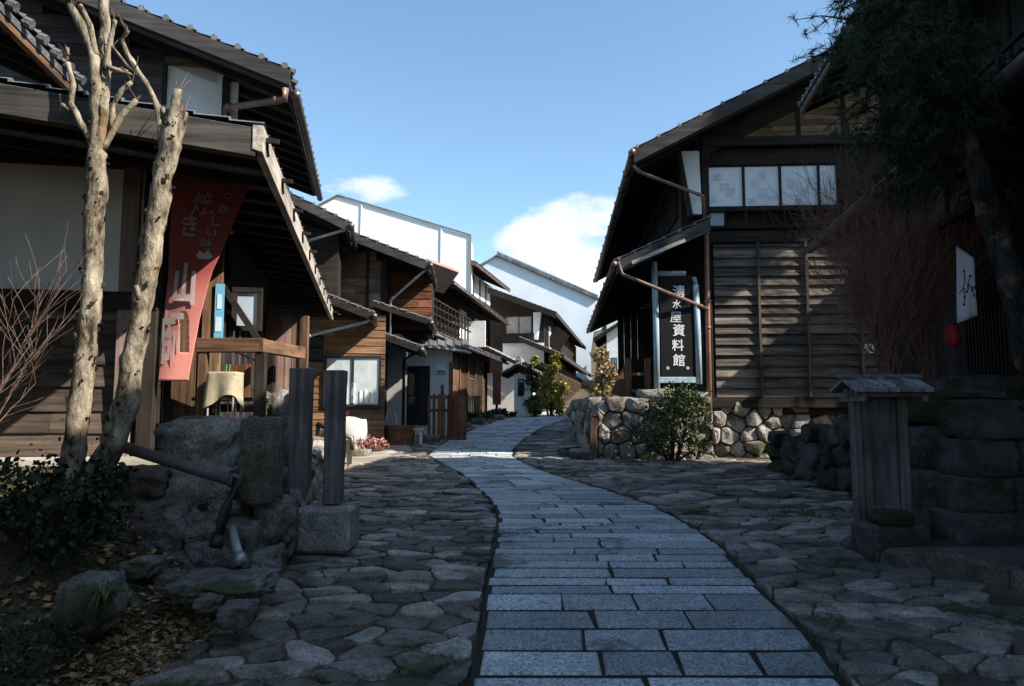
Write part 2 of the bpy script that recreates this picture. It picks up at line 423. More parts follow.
# ------------------------------------------------------------------ voronoi stones
def clip_poly(poly, mx, my, nx, ny):
    out = []
    for i in range(len(poly)):
        a = poly[i]; b = poly[(i + 1) % len(poly)]
        da = (a[0] - mx) * nx + (a[1] - my) * ny; db = (b[0] - mx) * nx + (b[1] - my) * ny
        if da <= 0: out.append(a)
        if da * db < 0:
            t = da / (da - db); out.append((a[0] + (b[0] - a[0]) * t, a[1] + (b[1] - a[1]) * t))
    return out
def vor(seeds, R_=1.2, k=18, asp=1.0):
    "cells of seeds; asp scales y metric"
    kd = KDTree(len(seeds))
    for i, (x, y) in enumerate(seeds): kd.insert((x, y * asp, 0), i)
    kd.balance(); res = []
    for i, (x, y) in enumerate(seeds):
        y_ = y * asp; poly = [(x - R_, y_ - R_), (x + R_, y_ - R_), (x + R_, y_ + R_), (x - R_, y_ + R_)]
        for co, j, d in kd.find_n((x, y_, 0), k):
            if j == i or d < 1e-6: continue
            poly = clip_poly(poly, (x + co[0]) / 2, (y_ + co[1]) / 2, co[0] - x, co[1] - y_)
            if len(poly) < 3: break
        res.append([(a, b / asp) for a, b in poly] if len(poly) > 2 else None)
    return res
def shrink(poly, gap):
    cx = sum(p[0] for p in poly) / len(poly); cy = sum(p[1] for p in poly) / len(poly); o = []
    for x, y in poly:
        d = math.hypot(x - cx, y - cy) or 1; k = max(.3, (d - gap) / d); o.append((cx + (x - cx) * k, cy + (y - cy) * k))
    return o, cx, cy
def chaikin(poly, w=.22):
    o = []
    for i in range(len(poly)):
        a = poly[i]; b = poly[(i + 1) % len(poly)]
        o.append((a[0] + (b[0] - a[0]) * w, a[1] + (b[1] - a[1]) * w)); o.append((a[0] + (b[0] - a[0]) * (1 - w), a[1] + (b[1] - a[1]) * (1 - w)))
    return o
def stone_cell(mb, poly, fn, hgt, gap=.015, dome=.3, tilt=.02, wob=.012, irregular=.02, rnd_w=.22):
    "fn(x,y,h) -> point"
    poly, cx, cy = shrink(poly, gap); poly = chaikin(poly, rnd_w); poly = [(x + irregular * noise.noise(Vector((x * 5, y * 5, 3))), y + irregular * noise.noise(Vector((x * 5, y * 5, 9)))) for x, y in poly]
    tx, ty = U(-tilt, tilt), U(-tilt, tilt); n = len(poly); base = len(mb.v)
    size = max(math.hypot(x - cx, y - cy) for x, y in poly) or 1
    for f, hh in ((1.0, -.04), (1.0 - dome * .08, hgt * .75), (1 - dome * .3, hgt * .96), (.5, hgt)):
        for x, y in poly:
            X = cx + (x - cx) * f; Y = cy + (y - cy) * f
            h = hh + (tx * (X - cx) + ty * (Y - cy)) * (1 if hh > 0 else 0) + (wob * noise.noise(Vector((X * 6, Y * 6, cx * 3))) if hh > 0 else 0)
            if f == .5: h += dome * hgt * .25
            mb.v.append(tuple(fn(X, Y, h)))
    mb.v.append(tuple(fn(cx, cy, hgt + dome * hgt * .3)))
    for r in range(3):
        for i in range(n):
            a = base + r * n + i; b = base + r * n + (i + 1) % n; mb.f.append((a, b, b + n, a + n))
    c = base + 4 * n
    for i in range(n): mb.f.append((base + 3 * n + i, base + 3 * n + (i + 1) % n, c))
def rock(mb, c, dims, seed=0, rz=0, box=.55, rough=.12, n=7, tiltx=0, tilty=0):
    M = Matrix.Translation(c) @ Matrix.Rotation(rz, 4, 'Z') @ Matrix.Rotation(tiltx, 4, 'X') @ Matrix.Rotation(tilty, 4, 'Y')
    base = len(mb.v); idx = {}
    def vid(p):
        key = tuple(round(q, 4) for q in p)
        if key in idx: return idx[key]
        v = Vector(p); s = v.normalized(); q = s * (1 - box) + v * .93 * box
        sd = Vector((seed * 3.7, seed * 1.3, seed))
        d = 1 + rough * (noise.noise(v * 1.3 + sd) * 1.4 + .6 * noise.noise(v * 3.2 + sd) + .4 * abs(noise.noise(v * 6 + sd)) + .3 * noise.noise(v * 13 + sd))
        q = Vector((q.x * dims[0] / 2, q.y * dims[1] / 2, q.z * dims[2] / 2)) * d
        idx[key] = len(mb.v); mb.v.append(tuple(M @ q)); return idx[key]
    for ax in range(3):
        for sg in (-1, 1):
            for i in range(n):
                for j in range(n):
                    q = []
                    for a, b in ((i, j), (i + 1, j), (i + 1, j + 1), (i, j + 1)):
                        p = [0, 0, 0]; p[ax] = sg; p[(ax + 1) % 3] = -1 + 2 * a / n; p[(ax + 2) % 3] = -1 + 2 * b / n; q.append(vid(p))
                    mb.f.append(tuple(q if sg > 0 else q[::-1]))
def rubble(mb, pl, s0, s1, z0, z1, sx=.4, sz=.32, hgt=.09, gap=.02, top=None, n0=0):
    "wall face of rounded stones on a plane (frame coordinates)"
    s0, s1 = sorted((s0, s1)); seeds = []; j = 0; z = z0 + sz / 2
    while z < z1 + sz * 2:
        s = s0 - sx + (j % 2) * sx / 2
        while s < s1 + sx * 1.5: seeds.append((s + U(-.3, .3) * sx, z + U(-.3, .3) * sz)); s += sx
        z += sz; j += 1
    z = z0 - sz
    s = s0 - sx
    while s < s1 + sx: seeds.append((s, z)); s += sx
    for (sx_, sz_), poly in zip(seeds, vor(seeds, 1.0)):
        if not poly or sz_ < z0: continue
        zt = z1 if not top else top(sx_)
        if sz_ > zt: continue
        poly = [(min(max(x, s0), s1), min(max(y, z0 - .1), zt + .04)) for x, y in poly]
        ar = abs(sum(a[0] * b[1] - b[0] * a[1] for a, b in zip(poly, poly[1:] + poly[:1]))) / 2
        if ar < .006: continue
        stone_cell(mb, poly, lambda x, y, h: pt(pl, x, y, n0 + h), hgt * U(.6, 1.5), gap * .6, .42, .2, .06, .045, .13)

# ================================================================== GROUND
def path_edges():
    L = [(474, 680), (483, 632), (489, 587), (496, 547), (500, 520), (494, 505), (480, 490), (463, 475), (445, 465), (428, 456), (434, 450), (450, 440), (475, 429), (505, 419), (548, 412)]
    Rr = [(838, 680), (801, 632), (754, 587), (719, 547), (678, 520), (649, 505), (602, 490), (552, 475), (528, 466), (513, 457), (513, 450), (523, 440), (541, 428), (562, 420), (597, 413)]
    a = [GP(*p) for p in L]; b = [GP(*p) for p in Rr]
    return [(p.y, p.x) for p in a], [(p.y, p.x) for p in b]
LE, RE = path_edges()
def interp(T, y):
    if y <= T[0][0]:
        (a, xa), (b, xb) = T[0], T[2]; return xa + (xb - xa) * (y - a) / (b - a) * .7
    for (a, xa), (b, xb) in zip(T, T[1:]):
        if a <= y <= b: return xa + (xb - xa) * (y - a) / (b - a + 1e-9)
    (a, xa), (b, xb) = T[-2], T[-1]; return xb + (xb - xa) * (y - b) / max(.5, b - a)
LE.sort(); RE.sort()
# one ground sheet
def grid_vals(fine0, fine1, step, lo, hi):
    v = []; x = fine0
    while x < fine1: v.append(x); x += step
    v.append(fine1); s = step; x = fine1
    while x < hi: s *= 1.35; x += s; v.append(x)
    s = step; x = fine0; pre = []
    while x > lo: s *= 1.35; x -= s; pre.append(x)
    return pre[::-1] + v
gx = grid_vals(-7, 8, .15, -300, 300); gy = grid_vals(-1, 34, .2, -200, 420)
gm = MB()
for y in gy:
    for x in gx:
        z = terrain(x, y)
        if interp(LE, y) - .1 < x < interp(RE, y) + .1 and y < 45: z -= .03
        gm.v.append((x, y, z))
nx = len(gx)
for j in range(len(gy) - 1):
    for i in range(nx - 1):
        a = j * nx + i; gm.f.append((a, a + 1, a + nx + 1, a + nx))
def groundm():
    m, t, b = nt('ground_soil'); v = coords(t); n1 = noi(t, v, 1.4, 5, .6); n2 = noi(t, v, 30, 4, .7)
    col = ramp(t, n1, [(.35, (.05, .036, .02)), (.5, (.07, .06, .03)), (.65, (.13, .095, .058))])
    col = mixc(t, col, ramp(t, n2, [(.3, g(.5)), (.65, g(1.3))]), 1, 'MULTIPLY'); t.links.new(col, b.inputs['Base Color']); b.inputs['Roughness'].default_value = .95
    bump(t, b, n2, 1, .03); return m
tag(gm.build('ground', groundm(), smooth=True), kind='structure')
# granite path slabs
sl = MB(); y = 1.6; row = 0
while y < 40:
    d = U(.16, .34) if y < 20 else U(.4, .6)
    y2 = y + d; y_m = (y + y2) / 2; gap = .02 if y < 9 else .028
    ja, jb = U(-.02, .02), U(-.02, .02)
    xl0, xl1, xr0, xr1 = interp(LE, y) + ja, interp(LE, y2) + ja, interp(RE, y) + jb, interp(RE, y2) + jb
    w = (xr0 + xr1 - xl0 - xl1) / 2; cuts = [0]
    while True:
        c = cuts[-1] + U(.38, 1.0) / w
        if c > 1 - .3 / w: break
        cuts.append(c)
    cuts.append(1)
    for c0, c1 in zip(cuts, cuts[1:]):
        if y2 > 40: break
        e = .5 * gap; sk = U(-.02, .02) if c1 < 1 else 0
        e2 = e * 1.9; q = [(xl0 + (xr0 - xl0) * c0 + e, y + e2), (xl0 + (xr0 - xl0) * c1 - e, y + e2), (xl1 + (xr1 - xl1) * c1 - e + sk, y2 - e2), (xl1 + (xr1 - xl1) * c0 + e, y2 - e2)]
        hz = .016 + U(-.003, .004); tx = U(-.003, .003); n0 = len(sl.v)
        mx = sum(p[0] for p in q) / 4; my = sum(p[1] for p in q) / 4
        for f, dz in ((1, -.06), (1, -.008), (-1, 0)):
            for i, (a, b) in enumerate(q):
                if f < 0:
                    a += .010 if a < mx else -.010; b += .010 if b < my else -.010
                sl.v.append((a, b, prof(b) + hz + dz + tx * (1 if a > mx else -1)))
        for r in range(2):
            for i in range(4):
                a = n0 + r * 4 + i; b = n0 + r * 4 + (i + 1) % 4; sl.f.append((a, b, b + 4, a + 4))
        sl.f.append((n0 + 8, n0 + 9, n0 + 10, n0 + 11))
    y = y2; row += 1
tag(sl.build('stone_path', M_granite), kind='structure')
jb_ = MB(); y = 1.4; n_ = 0
while y < 39.5:
    a, b = interp(LE, y) - .02, interp(RE, y) + .02
    for k in range(5): jb_.v.append((a + (b - a) * k / 4, y, prof(y) + .0085))
    y += .2; n_ += 1
for i in range(n_ - 1):
    for k in range(4): q = i * 5 + k; jb_.f.append((q, q + 1, q + 6, q + 5))
tag(jb_.build('path_bedding', M_joint), kind='structure')
# irregular flagstones on both sides
def xr_edge(y):
    pts = [(-50, 3.6), (4.2, 3.3), (5.0, 3.35), (6.2, 3.2), (6.6, 4.35), (12.5, 4.5), (12.7, 6.6), (14.6, 6.6), (14.7, 2.0), (40, 3.0)]
    for (a, xa), (b, xb) in zip(pts, pts[1:]):
        if y <= b: return xa + (xb - xa) * (y - a) / (b - a)
    return 3.0
seeds = []; y = 1.0; j = 0
while y < 36:
    sx, sy = (.27, .165) if y < 9 else ((.34, .22) if y < 16 else (.55, .34))
    x = -6 + (j % 2) * sx / 2
    while x < 7:
        if rnd() > .24: seeds.append((x + U(-.48, .48) * sx, y + U(-.48, .48) * sy))
        x += sx
    y += sy; j += 1
cells = vor(seeds, 1.3, 22, 1.7); cm = MB()
for (x, y), poly in zip(seeds, cells):
    if not poly: continue
    l, r = interp(LE, y), interp(RE, y); xe = xl_edge(y); xr = xr_edge(y)
    if l + .12 < x < r - .12: continue
    if y > 36 or x > xr + .05 or x < xe - .05 + (.0 if y > 5 else 0): continue
    left = x < (l + r) / 2; q = []
    for a, b in poly:
        if left: a = min(a, interp(LE, b) - .03)
        else: a = max(a, interp(RE, b) + .03)
        q.append((a, b))
    if abs(sum(a[0] * b[1] - b[0] * a[1] for a, b in zip(q, q[1:] + q[:1]))) < .012: continue
    stone_cell(cm, q, lambda X, Y, h: (X, Y, prof(Y) + h), .024 * U(.4, 1.7), .009, .35, .06, .014, .035)
tag(cm.build('cobble_paving', M_cobble, smooth=False), kind='structure')

# pale earth apron in front of the plank houses, lightened to brighten the sunlit strip
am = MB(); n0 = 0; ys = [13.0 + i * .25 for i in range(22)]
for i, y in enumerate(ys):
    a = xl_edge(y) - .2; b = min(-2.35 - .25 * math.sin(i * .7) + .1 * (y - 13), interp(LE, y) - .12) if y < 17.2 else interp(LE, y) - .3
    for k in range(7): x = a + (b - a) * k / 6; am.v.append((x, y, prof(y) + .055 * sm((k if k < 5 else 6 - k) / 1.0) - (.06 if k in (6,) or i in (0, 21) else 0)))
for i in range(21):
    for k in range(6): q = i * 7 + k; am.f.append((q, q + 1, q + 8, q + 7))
tag(am.build('pavement', plain('sunlit_pale_earth', (.22, .19, .155), (.42, .37, .30), 2.5, .95, .8, .2, dist=.03), smooth=True), kind='structure')

# ================================================================== SKY + SUN
LD = Vector((-1, .40, -.83)).normalized()
sun_d = bpy.data.lights.new('sun', 'SUN'); sun = bpy.data.objects.new('sun', sun_d); COL.objects.link(sun)
sun_d.energy = 5.0; sun_d.angle = R(.5); sun_d.color = (1, .93, .82)
sun.rotation_euler = LD.to_track_quat('-Z', 'Y').to_euler(); sun.location = (20, -10, 20)
elev = math.asin(-LD.z); az = math.atan2(-LD.x, -LD.y)
wd = bpy.data.worlds.new('World'); S.world = wd; wd.use_nodes = True; t = wd.node_tree; t.nodes.clear()
out = N(t, 'ShaderNodeOutputWorld'); bg = N(t, 'ShaderNodeBackground'); t.links.new(bg.outputs[0], out.inputs[0])
sky = N(t, 'ShaderNodeTexSky', sky_type='NISHITA'); sky.sun_disc = False; sky.sun_elevation = elev; sky.sun_rotation = az; sky.air_density = 1.0; sky.dust_density = 1.0; sky.altitude = 600
tc = N(t, 'ShaderNodeTexCoord'); sp = N(t, 'ShaderNodeSeparateXYZ'); t.links.new(tc.outputs['Generated'], sp.inputs[0])
mp = N(t, 'ShaderNodeMapping'); mp.inputs['Scale'].default_value = (1, 1, 2.0); mp.inputs['Location'].default_value = (.35, .1, .25); t.links.new(tc.outputs['Generated'], mp.inputs[0])
cn = noi(t, mp.outputs[0], 7.5, 9, .6)
def mth(op, a, b=None):
    n = N(t, 'ShaderNodeMath', operation=op)
    for i, s in enumerate((a, b)):
        if s is None: continue
        if isinstance(s, (int, float)): n.inputs[i].default_value = s
        else: t.links.new(s, n.inputs[i])
    return n.outputs[0]
def blob(px, py, rad, sq=1.0):
    "soft cloud bank centred on a compass direction"
    d = ray(px, py).normalized()
    dx = mth('SUBTRACT', sp.outputs[0], d.x); dy = mth('SUBTRACT', sp.outputs[1], d.y); dz = mth('MULTIPLY', mth('SUBTRACT', sp.outputs[2], d.z), sq)
    dd = mth('SQRT', mth('ADD', mth('ADD', mth('MULTIPLY', dx, dx), mth('MULTIPLY', dy, dy)), mth('MULTIPLY', dz, dz)))
    return mth('MAXIMUM', mth('SUBTRACT', 1.0, mth('DIVIDE', dd, rad)), 0.0)
b1 = blob(580, 262, .135, 1.2); b2 = blob(352, 188, .12, 3.6); b3 = blob(530, 225, .10, 2.0); 
bs = mth('ADD', mth('MULTIPLY', b1, .62), mth('ADD', mth('MULTIPLY', b2, .25), mth('MULTIPLY', b3, .22)))
cl = mth('ADD', bs, mth('MULTIPLY', mth('MULTIPLY', mth('SUBTRACT', cn, .5), 1.5), mth('MINIMUM', mth('MULTIPLY', bs, 6.0), 1.0)))
fac = ramp(t, cl, [(.17, g(0)), (.36, g(.75)), (.7, g(.92))])
tintm = mixc(t, sky.outputs[0], (.99, 1.13, 1.12), 1, 'MULTIPLY')
ccol = mixc(t, tintm, (5.0, 5.15, 5.45), fac)
t.links.new(ccol, bg.inputs[0]); bg.inputs[1].default_value = .115
S.view_settings.view_transform = 'Standard'; S.view_settings.look = 'None'; S.view_settings.gamma = 1; S.view_settings.exposure = 1.0
S.render.engine = 'CYCLES'
# ================================================================== LEFT: near house
th1 = math.atan(.19)
o = P(255, 135, 5.4)
H = Frame('wooden_house', 'dark timber house with white plaster panels and long low eave behind the bare trees', 'house', (o.x, o.y, .9), th1)
e = H.loc(o); ZE = e.z                                                  # lower eave height above frame
pv = ('v', 0, -1); wv = 1.45; WP = ('v', wv, -1)
ul, zl = H.onv(6, 92, 0); slope1 = (zl - ZE) / (0 - ul)
# lower roof
rt = roof(H, 0, 0, ZE + .06, 10.4, 5.2, slope1, 1, M_tile, raft=.5, barge=0, fascia=0, tilebump=False)
bb = MB(); bb.slab((-5.2, ZE + .02 + slope1 * 5.2), (.02, ZE + .02), -.09, .02, .21); bb.build('barge_beam', W_grey('x') if False else wood('beamgrey', (.02, .018, .017), (.10, .088, .078), 'x'), rt)
fl = MB(); fl.hexa([(0, -.1, ZE - .14), (.07, -.1, ZE - .16), (.07, 10.4, ZE - .16), (0, 10.4, ZE - .14), (0, -.1, ZE + .04), (.075, -.1, ZE + .04), (.075, 10.4, ZE + .04), (0, 10.4, ZE + .04)])
fl.build('fascia', W_grey('y'), rt)
for i in range(11):
    hk = MB(); v = .05 + i * 1.0; hk.beam((.06, v, ZE - .02), (.17, v - .02, ZE - .03), .03, .035); hk.beam((.075, v + .02, ZE - .02), (.075, v + .1, ZE - .11), .025, .03); hk.build('peg', W_dark('x'), rt)
# front wall (ground floor)
cu = H.onv(140, 290, wv)[0]; cu2 = H.onv(160, 290, wv)[0]; zp = H.onv(60, 291, wv)[1]; zt = H.onv(60, 166, wv)[1]; zb = H.onv(60, 457, wv)[1]
wl = -5.0
core = MB(); core.hexa([(wl, wv + .05, 0), (cu2 - .02, wv + .05, 0), (cu2 - .02, wv + .25, 0), (wl, wv + .25, 0), (wl, wv + .05, ZE - .1 - slope1 * wl), (cu2 - .02, wv + .05, ZE - .1 - slope1 * cu2), (cu2 - .02, wv + .25, ZE - .1 - slope1 * cu2), (wl, wv + .25, ZE - .1 - slope1 * wl)]); core.box((cu2 - .3, wv + .2, 0), (cu2 - .05, 9.6, ZE - .15)); H.part(core, 'wall', W_dark('x'))
pp = MB(); pb(pp, WP, wl, cu, zp, zt, -.06, .0); H.part(pp, 'plaster_panel', M_cream)
bm = MB(); pb(bm, WP, wl, cu2, zt, zt + .16, -.05, .06); pb(bm, WP, wl, cu2, zp - .16, zp, -.05, .07); pb(bm, WP, wl, cu2, zt + .4, zt + .62, -.05, .04); H.part(bm, 'beam', W_dark('x'), bevel=.006)
bk = MB(); s_, z_ = H.onv(128, 147, wv); bk.box((s_ - .08, wv - .14, z_ - .07), (s_ + .08, wv - .05, z_ + .07)); H.part(bk, 'beam_block', W_mid('x'))
cl_ = MB(); clad(cl_, WP, wl, cu - .16, zb, zp - .16, .2, -.045, .02, brk=1.7); H.part(cl_, 'plank_wall', W_weather('x'))
pst = MB(); pb(pst, WP, cu - .17, cu - .02, -.1, zt + .1, -.05, .05); H.part(pst, 'post', wood('postpink', (.10, .07, .06), (.28, .2, .17), 'z'), bevel=.008)
pst = MB(); pb(pst, WP, cu2 - .14, cu2, -.1, ZE, -.05, .06); H.part(pst, 'post', W_dark('z'), bevel=.008)
sill = MB(); pb(sill, WP, wl, cu2 + .05, zb - .07, zb, -.05, .12); H.part(sill, 'sill', wood('palewood', (.30, .27, .23), (.66, .62, .55), 'x'))  # coloured pale for the lit strip along the wall foot
# street wall beyond the corner: dark glazed sliding doors, posts
SP = ('u', cu2, 1)
for i, (va, vb) in enumerate(((1.7, 2.9), (3.0, 4.6), (4.7, 6.3), (6.4, 8.0), (8.1, 9.5))):
    window(H, SP, va, vb, .55, 2.0, 3, n=.03, rows=3, name='sliding_door')
    pst = MB(); pb(pst, SP, vb, vb + .12, 0, ZE - .15, 0, .07); H.part(pst, 'post', W_dark('z'))
# brown board post and wall piece right of the banner
bpv = 1.9; BP = ('v', bpv, -1)
a, _ = H.onv(180, 350, bpv); b_, z1_ = H.onv(222, 285, bpv); _, z0_ = H.onv(222, 420, bpv)
vb = MB(); vboards(vb, BP, a - .15, b_ - .09, z0_ - .3, z1_ + .35, .16); H.part(vb, 'board_panel', W_mid('z'))
ps = MB(); s_, z_ = H.onv(214, 285, bpv); pb(ps, BP, s_ - .09, s_ + .09, z0_ - .3, z_ + .9, 0, .06); H.part(ps, 'corner_post', W_mid('z'), bevel=.008)
po = MB(); a1, za = H.onv(216, 284, bpv - .07); b1_, zc = H.onv(223, 338, bpv - .07); po.box((a1, bpv - .068, zc), (b1_ , bpv - .085, za)); pq = H.part(po, 'poster', flat('poster_blue', (.16, .42, .62), .4))
po = MB(); po.box((a1 + .01, bpv - .087, zc + .06), (b1_ - .015, bpv - .09, zc + .2)); po.build('print', flat('poster_pale', (.6, .72, .8), .4), pq); po = MB(); po.box((a1 + .02, bpv - .087, zc + .28), (b1_ - .02, bpv - .09, za - .1)); po.build('print', flat('poster_pale', (.6, .72, .8), .4), pq)
# reflective glazed shop window under the eave, sky reflection painted into the pane colour
window(H, ('v', 2.35, -1), *[H.onv(x, 300, 2.35)[0] for x in (233, 263)], H.onv(240, 331, 2.35)[1], H.onv(240, 288, 2.35)[1], 1, name='shop_window', pm=plain('sky_tone_glass', (.30, .36, .42), (.42, .48, .55), 2, .15, .02, .8))
# shop window wall: diagonal brace & lamp cord
br = MB(); a = H.onv(222, 285, 2.2); b_ = H.onv(262, 345, 2.2); br.beam((a[0], 2.2, a[1]), (b_[0], 2.2, b_[1]), .07, .06); H.part(br, 'brace', W_dark('x'))
# upper storey
UE = H.p(285, 69, 7.9); uv0 = UE.y; uu = UE.x; uz = UE.z
ua, za = H.onv(120, 3, uv0); s2 = (za - uz) / (uu - ua)
rt2 = roof(H, uu, uv0, uz, 4.6, 4.2, s2, 1, M_tile, raft=.4, barge=.17, fascia=.08, tilebump=True, gut=None, wm=wood('beam', (.018, .017, .017), (.075, .068, .066), 'x'))
gb = MB(); gb.tube([(uu + .08, uv0 + .4, uz - .1), (uu + .08, uv0 + 4.6, uz - .15)], .05, 10); gb.build('gutter', M_gutter, rt2, smooth=True)
uw = uv0 + .7; UW = ('v', uw, -1)
ucx = H.onv(233, 100, uw)[0]
topz = lambda s: uz + s2 * (uu - s) - .12
def zz(py, px=190): return H.onv(px, py, uw)[1]
def ss(px, py=90): return H.onv(px, py, uw)[0]
cr = MB(); cr.hexa([(-6, uw + .06, ZE - .3), (ucx, uw + .06, ZE - .3), (ucx, uw + .2, ZE - .3), (-6, uw + .2, ZE - .3), (-6, uw + .06, topz(-6)), (ucx, uw + .06, topz(ucx)), (ucx, uw + .2, topz(ucx)), (-6, uw + .2, topz(-6))])
cr.box((ucx - .15, uw + .21, ZE - .5), (ucx, uw + 3.4, topz(ucx) - .05)); H.part(cr, 'upper_wall', W_dark('x'))
for x0, x1, ya, yb in ((167, 223, 66, 116), (167, 217, 38, 60)):
    m = MB(); s0, s1 = ss(x0), ss(x1)
    if yb < 62: m.hexa([(s0, uw - .0, zz(60)), (s1, uw, zz(60)), (s1, uw + .05, zz(60)), (s0, uw + .05, zz(60)), (s0, uw, topz(s0) - .1), (s1, uw, topz(s1) - .1), (s1, uw + .05, topz(s1) - .1), (s0, uw + .05, topz(s0) - .1)])
    else: pb(m, UW, s0, s1, ZE + .1, zz(67), -.05, 0)
    H.part(m, 'plaster_panel', M_wplast)
m = MB(); pb(m, UW, ss(230), ss(238), ZE, zz(78), -.05, -.01); H.part(m, 'plaster_panel', M_wplast)
m = MB(); pb(m, UW, ss(163), ss(167), ZE, topz(ss(163)), -.05, .05); pb(m, UW, ss(223), ss(230), ZE, topz(ss(226)), -.05, .05); H.part(m, 'post', W_dark('z'))
m = MB(); pb(m, UW, ss(165), ss(226), zz(67), zz(60), -.05, .06); H.part(m, 'beam', W_mid('x'))
m = MB(); clad(m, UW, -6, ss(162), ZE + .2, topz(ss(162)) + .6, .17, -.05, .012, clip=lambda z: (-6, min(ss(162), uu - (z + .1 - uz) / s2))); H.part(m, 'plank_wall', wood('plum', (.03, .024, .026), (.085, .07, .072), 'x'))
# gutter drop pipe below upper eave
g1 = H.onv(285, 99, uv0 + .15); g2 = H.onv(226, 108, uw - .1); pipe(H, [(g1[0], uv0 + .15, g1[1] + .12), (g1[0], uv0 + .15, g1[1]), (g2[0], uw - .1, g2[1]), (g2[0], uw - .1, g2[1] - .35)], .04, M_copper)

# tiled eave of the next house at the left border
Hn = Frame('tiled_house', 'house corner with a row of round eave tiles at the top left edge', 'house', (P(80, 88, 6.4).x, 6.4, 0), th1 - .02)
ez = P(80, 88, 6.4).z; Hn_z = ez
roof(Hn, 0, -6, ez, 6.0, 2.6, .42, 1, M_tile, raft=.36, barge=.0, fascia=.1, period=.24, gut=None, wm=W_mid('y'), name='roof', amp=.05)
m = MB(); m.box((-4, -6, -1), (-1.6, -.4, ez + .2)); Hn.part(m, 'wall', W_dark('x')) 

# banner
yb = 6.6; Bf = MB(); FB = Frame('hanging_banner', 'torn red cloth banner with white lettering hanging under the eave beside the bare tree', 'banner', (P(200, 180, yb).x, yb, P(200, 380, yb).z), 0)
def bq(px, py, n=0): s, z = FB.onv(px, py, 0); return s, n, z
def bl(py): return 176 + (159 - 176) * (py - 140) / 240
def br_(py):
    for (a, xa), (b, xb) in zip([(140, 262), (183, 250), (225, 232), (270, 213), (320, 199), (380, 188)], [(183, 250), (225, 232), (270, 213), (320, 199), (380, 188), (383, 188)]):
        if py <= b: return xa + (xb - xa) * (py - a) / (b - a)
    return 188
def bw(px, py): return .02 * math.sin(px * .11 + py * .03) + .008 * math.sin(py * .09 + px * .05)
rows = 110; cols = 30; base = 0; hole = lambda px, py: 180 < px < 188.5 and 312 + (px - 184) ** 2 * .3 < py < 352
for j in range(rows + 1):
    py = 140 + 241 * j / rows
    for i in range(cols + 1):
        px = bl(py) + (br_(py) - bl(py)) * i / cols; s, _, z = bq(px, py); Bf.v.append((s, bw(px, py), z))
for j in range(rows):
    for i in range(cols):
        py = 140 + 241 * (j + .5) / rows; px = bl(py) + (br_(py) - bl(py)) * (i + .5) / cols
        if hole(px, py): continue
        a = j * (cols + 1) + i; Bf.f.append((a, a + cols + 1, a + cols + 2, a + 1))
def bannerm():
    m, t, b = nt('red_cloth'); v = coords(t); sp_ = N(t, 'ShaderNodeSeparateXYZ'); t.links.new(v, sp_.inputs[0]); n1 = noi(t, v, 3, 4)
    col = ramp(t, n1, [(.3, (.22, .04, .036)), (.7, (.31, .06, .052))]); lower_sun = ramp(t, sp_.outputs[2], [(.0, g(1)), (.75, g(.55)), (1.0, g(0))])  # lower cloth painted paler for the sunlight falling on it
    col = mixc(t, col, (.66, .25, .21), lower_sun); t.links.new(col, b.inputs['Base Color']); b.inputs['Roughness'].default_value = .85; return m
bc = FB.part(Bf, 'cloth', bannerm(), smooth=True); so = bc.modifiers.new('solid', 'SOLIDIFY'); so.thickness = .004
def bfn(px0, py0):
    def fn(x, y, z):
        s, _, zz_ = bq(px0 + x, py0 - y); return (s, bw(px0 + x, py0 - y) - .02, zz_)
    return fn
def bwrite(items, name, mat):
    m = MB()
    for ch, px, py, size, rot, sx, bo in items: add_glyph(m, ch, bfn(px, py), size, bo, rot, sx, 1)
    FB.part(m, name, mat)
whitec = flat('dull_white', (.60, .54, .52), .8); pinkc = flat('bright_white', (.80, .72, .70), .8)  # duller white for upper and small lettering, brighter for the big lower characters
bwrite([('手', 213, 171, 19, -.12, 1.05, .014), ('焼', 204, 204, 24, -.12, .95, .012), ('き', 191, 226, 22, -.1, .9, .02)], 'lettering', whitec)
bwrite([('山', 186, 284, 42, -.05, .62, .045), ('師', 174, 338, 56, -.02, .42, .02)], 'lettering', pinkc)
bwrite([('な', 236, 188, 8, 0, 1, .02), ('つ', 229, 197, 9, 0, 1, .02), ('か', 225, 210, 10, -.2, 1, .02), ('し', 218, 222, 10, -.2, 1, .02), ('い', 213, 233, 9, -.3, 1, .02), ('味', 208, 245, 11, -.2, 1, .02)], 'small_lettering', whitec)
m = MB(); pts = [(x_, y_ - 1) for x_, y_ in [(197, 257), (201, 252), (205, 255), (209, 252), (214, 258), (209, 261), (200, 260)]]
m.poly([(bq(x, y)[0], bw(x, y) - .014, bq(x, y)[2]) for x, y in pts]); FB.part(m, 'emblem', whitec)
m = MB(); s0, _, z0 = bq(176, 184); s1, _, z1 = bq(247, 185); m.beam((s0, -.06, z0), (s1, -.06, z1 + .0), .03, .045); FB.part(m, 'batten', W_mid('x'))

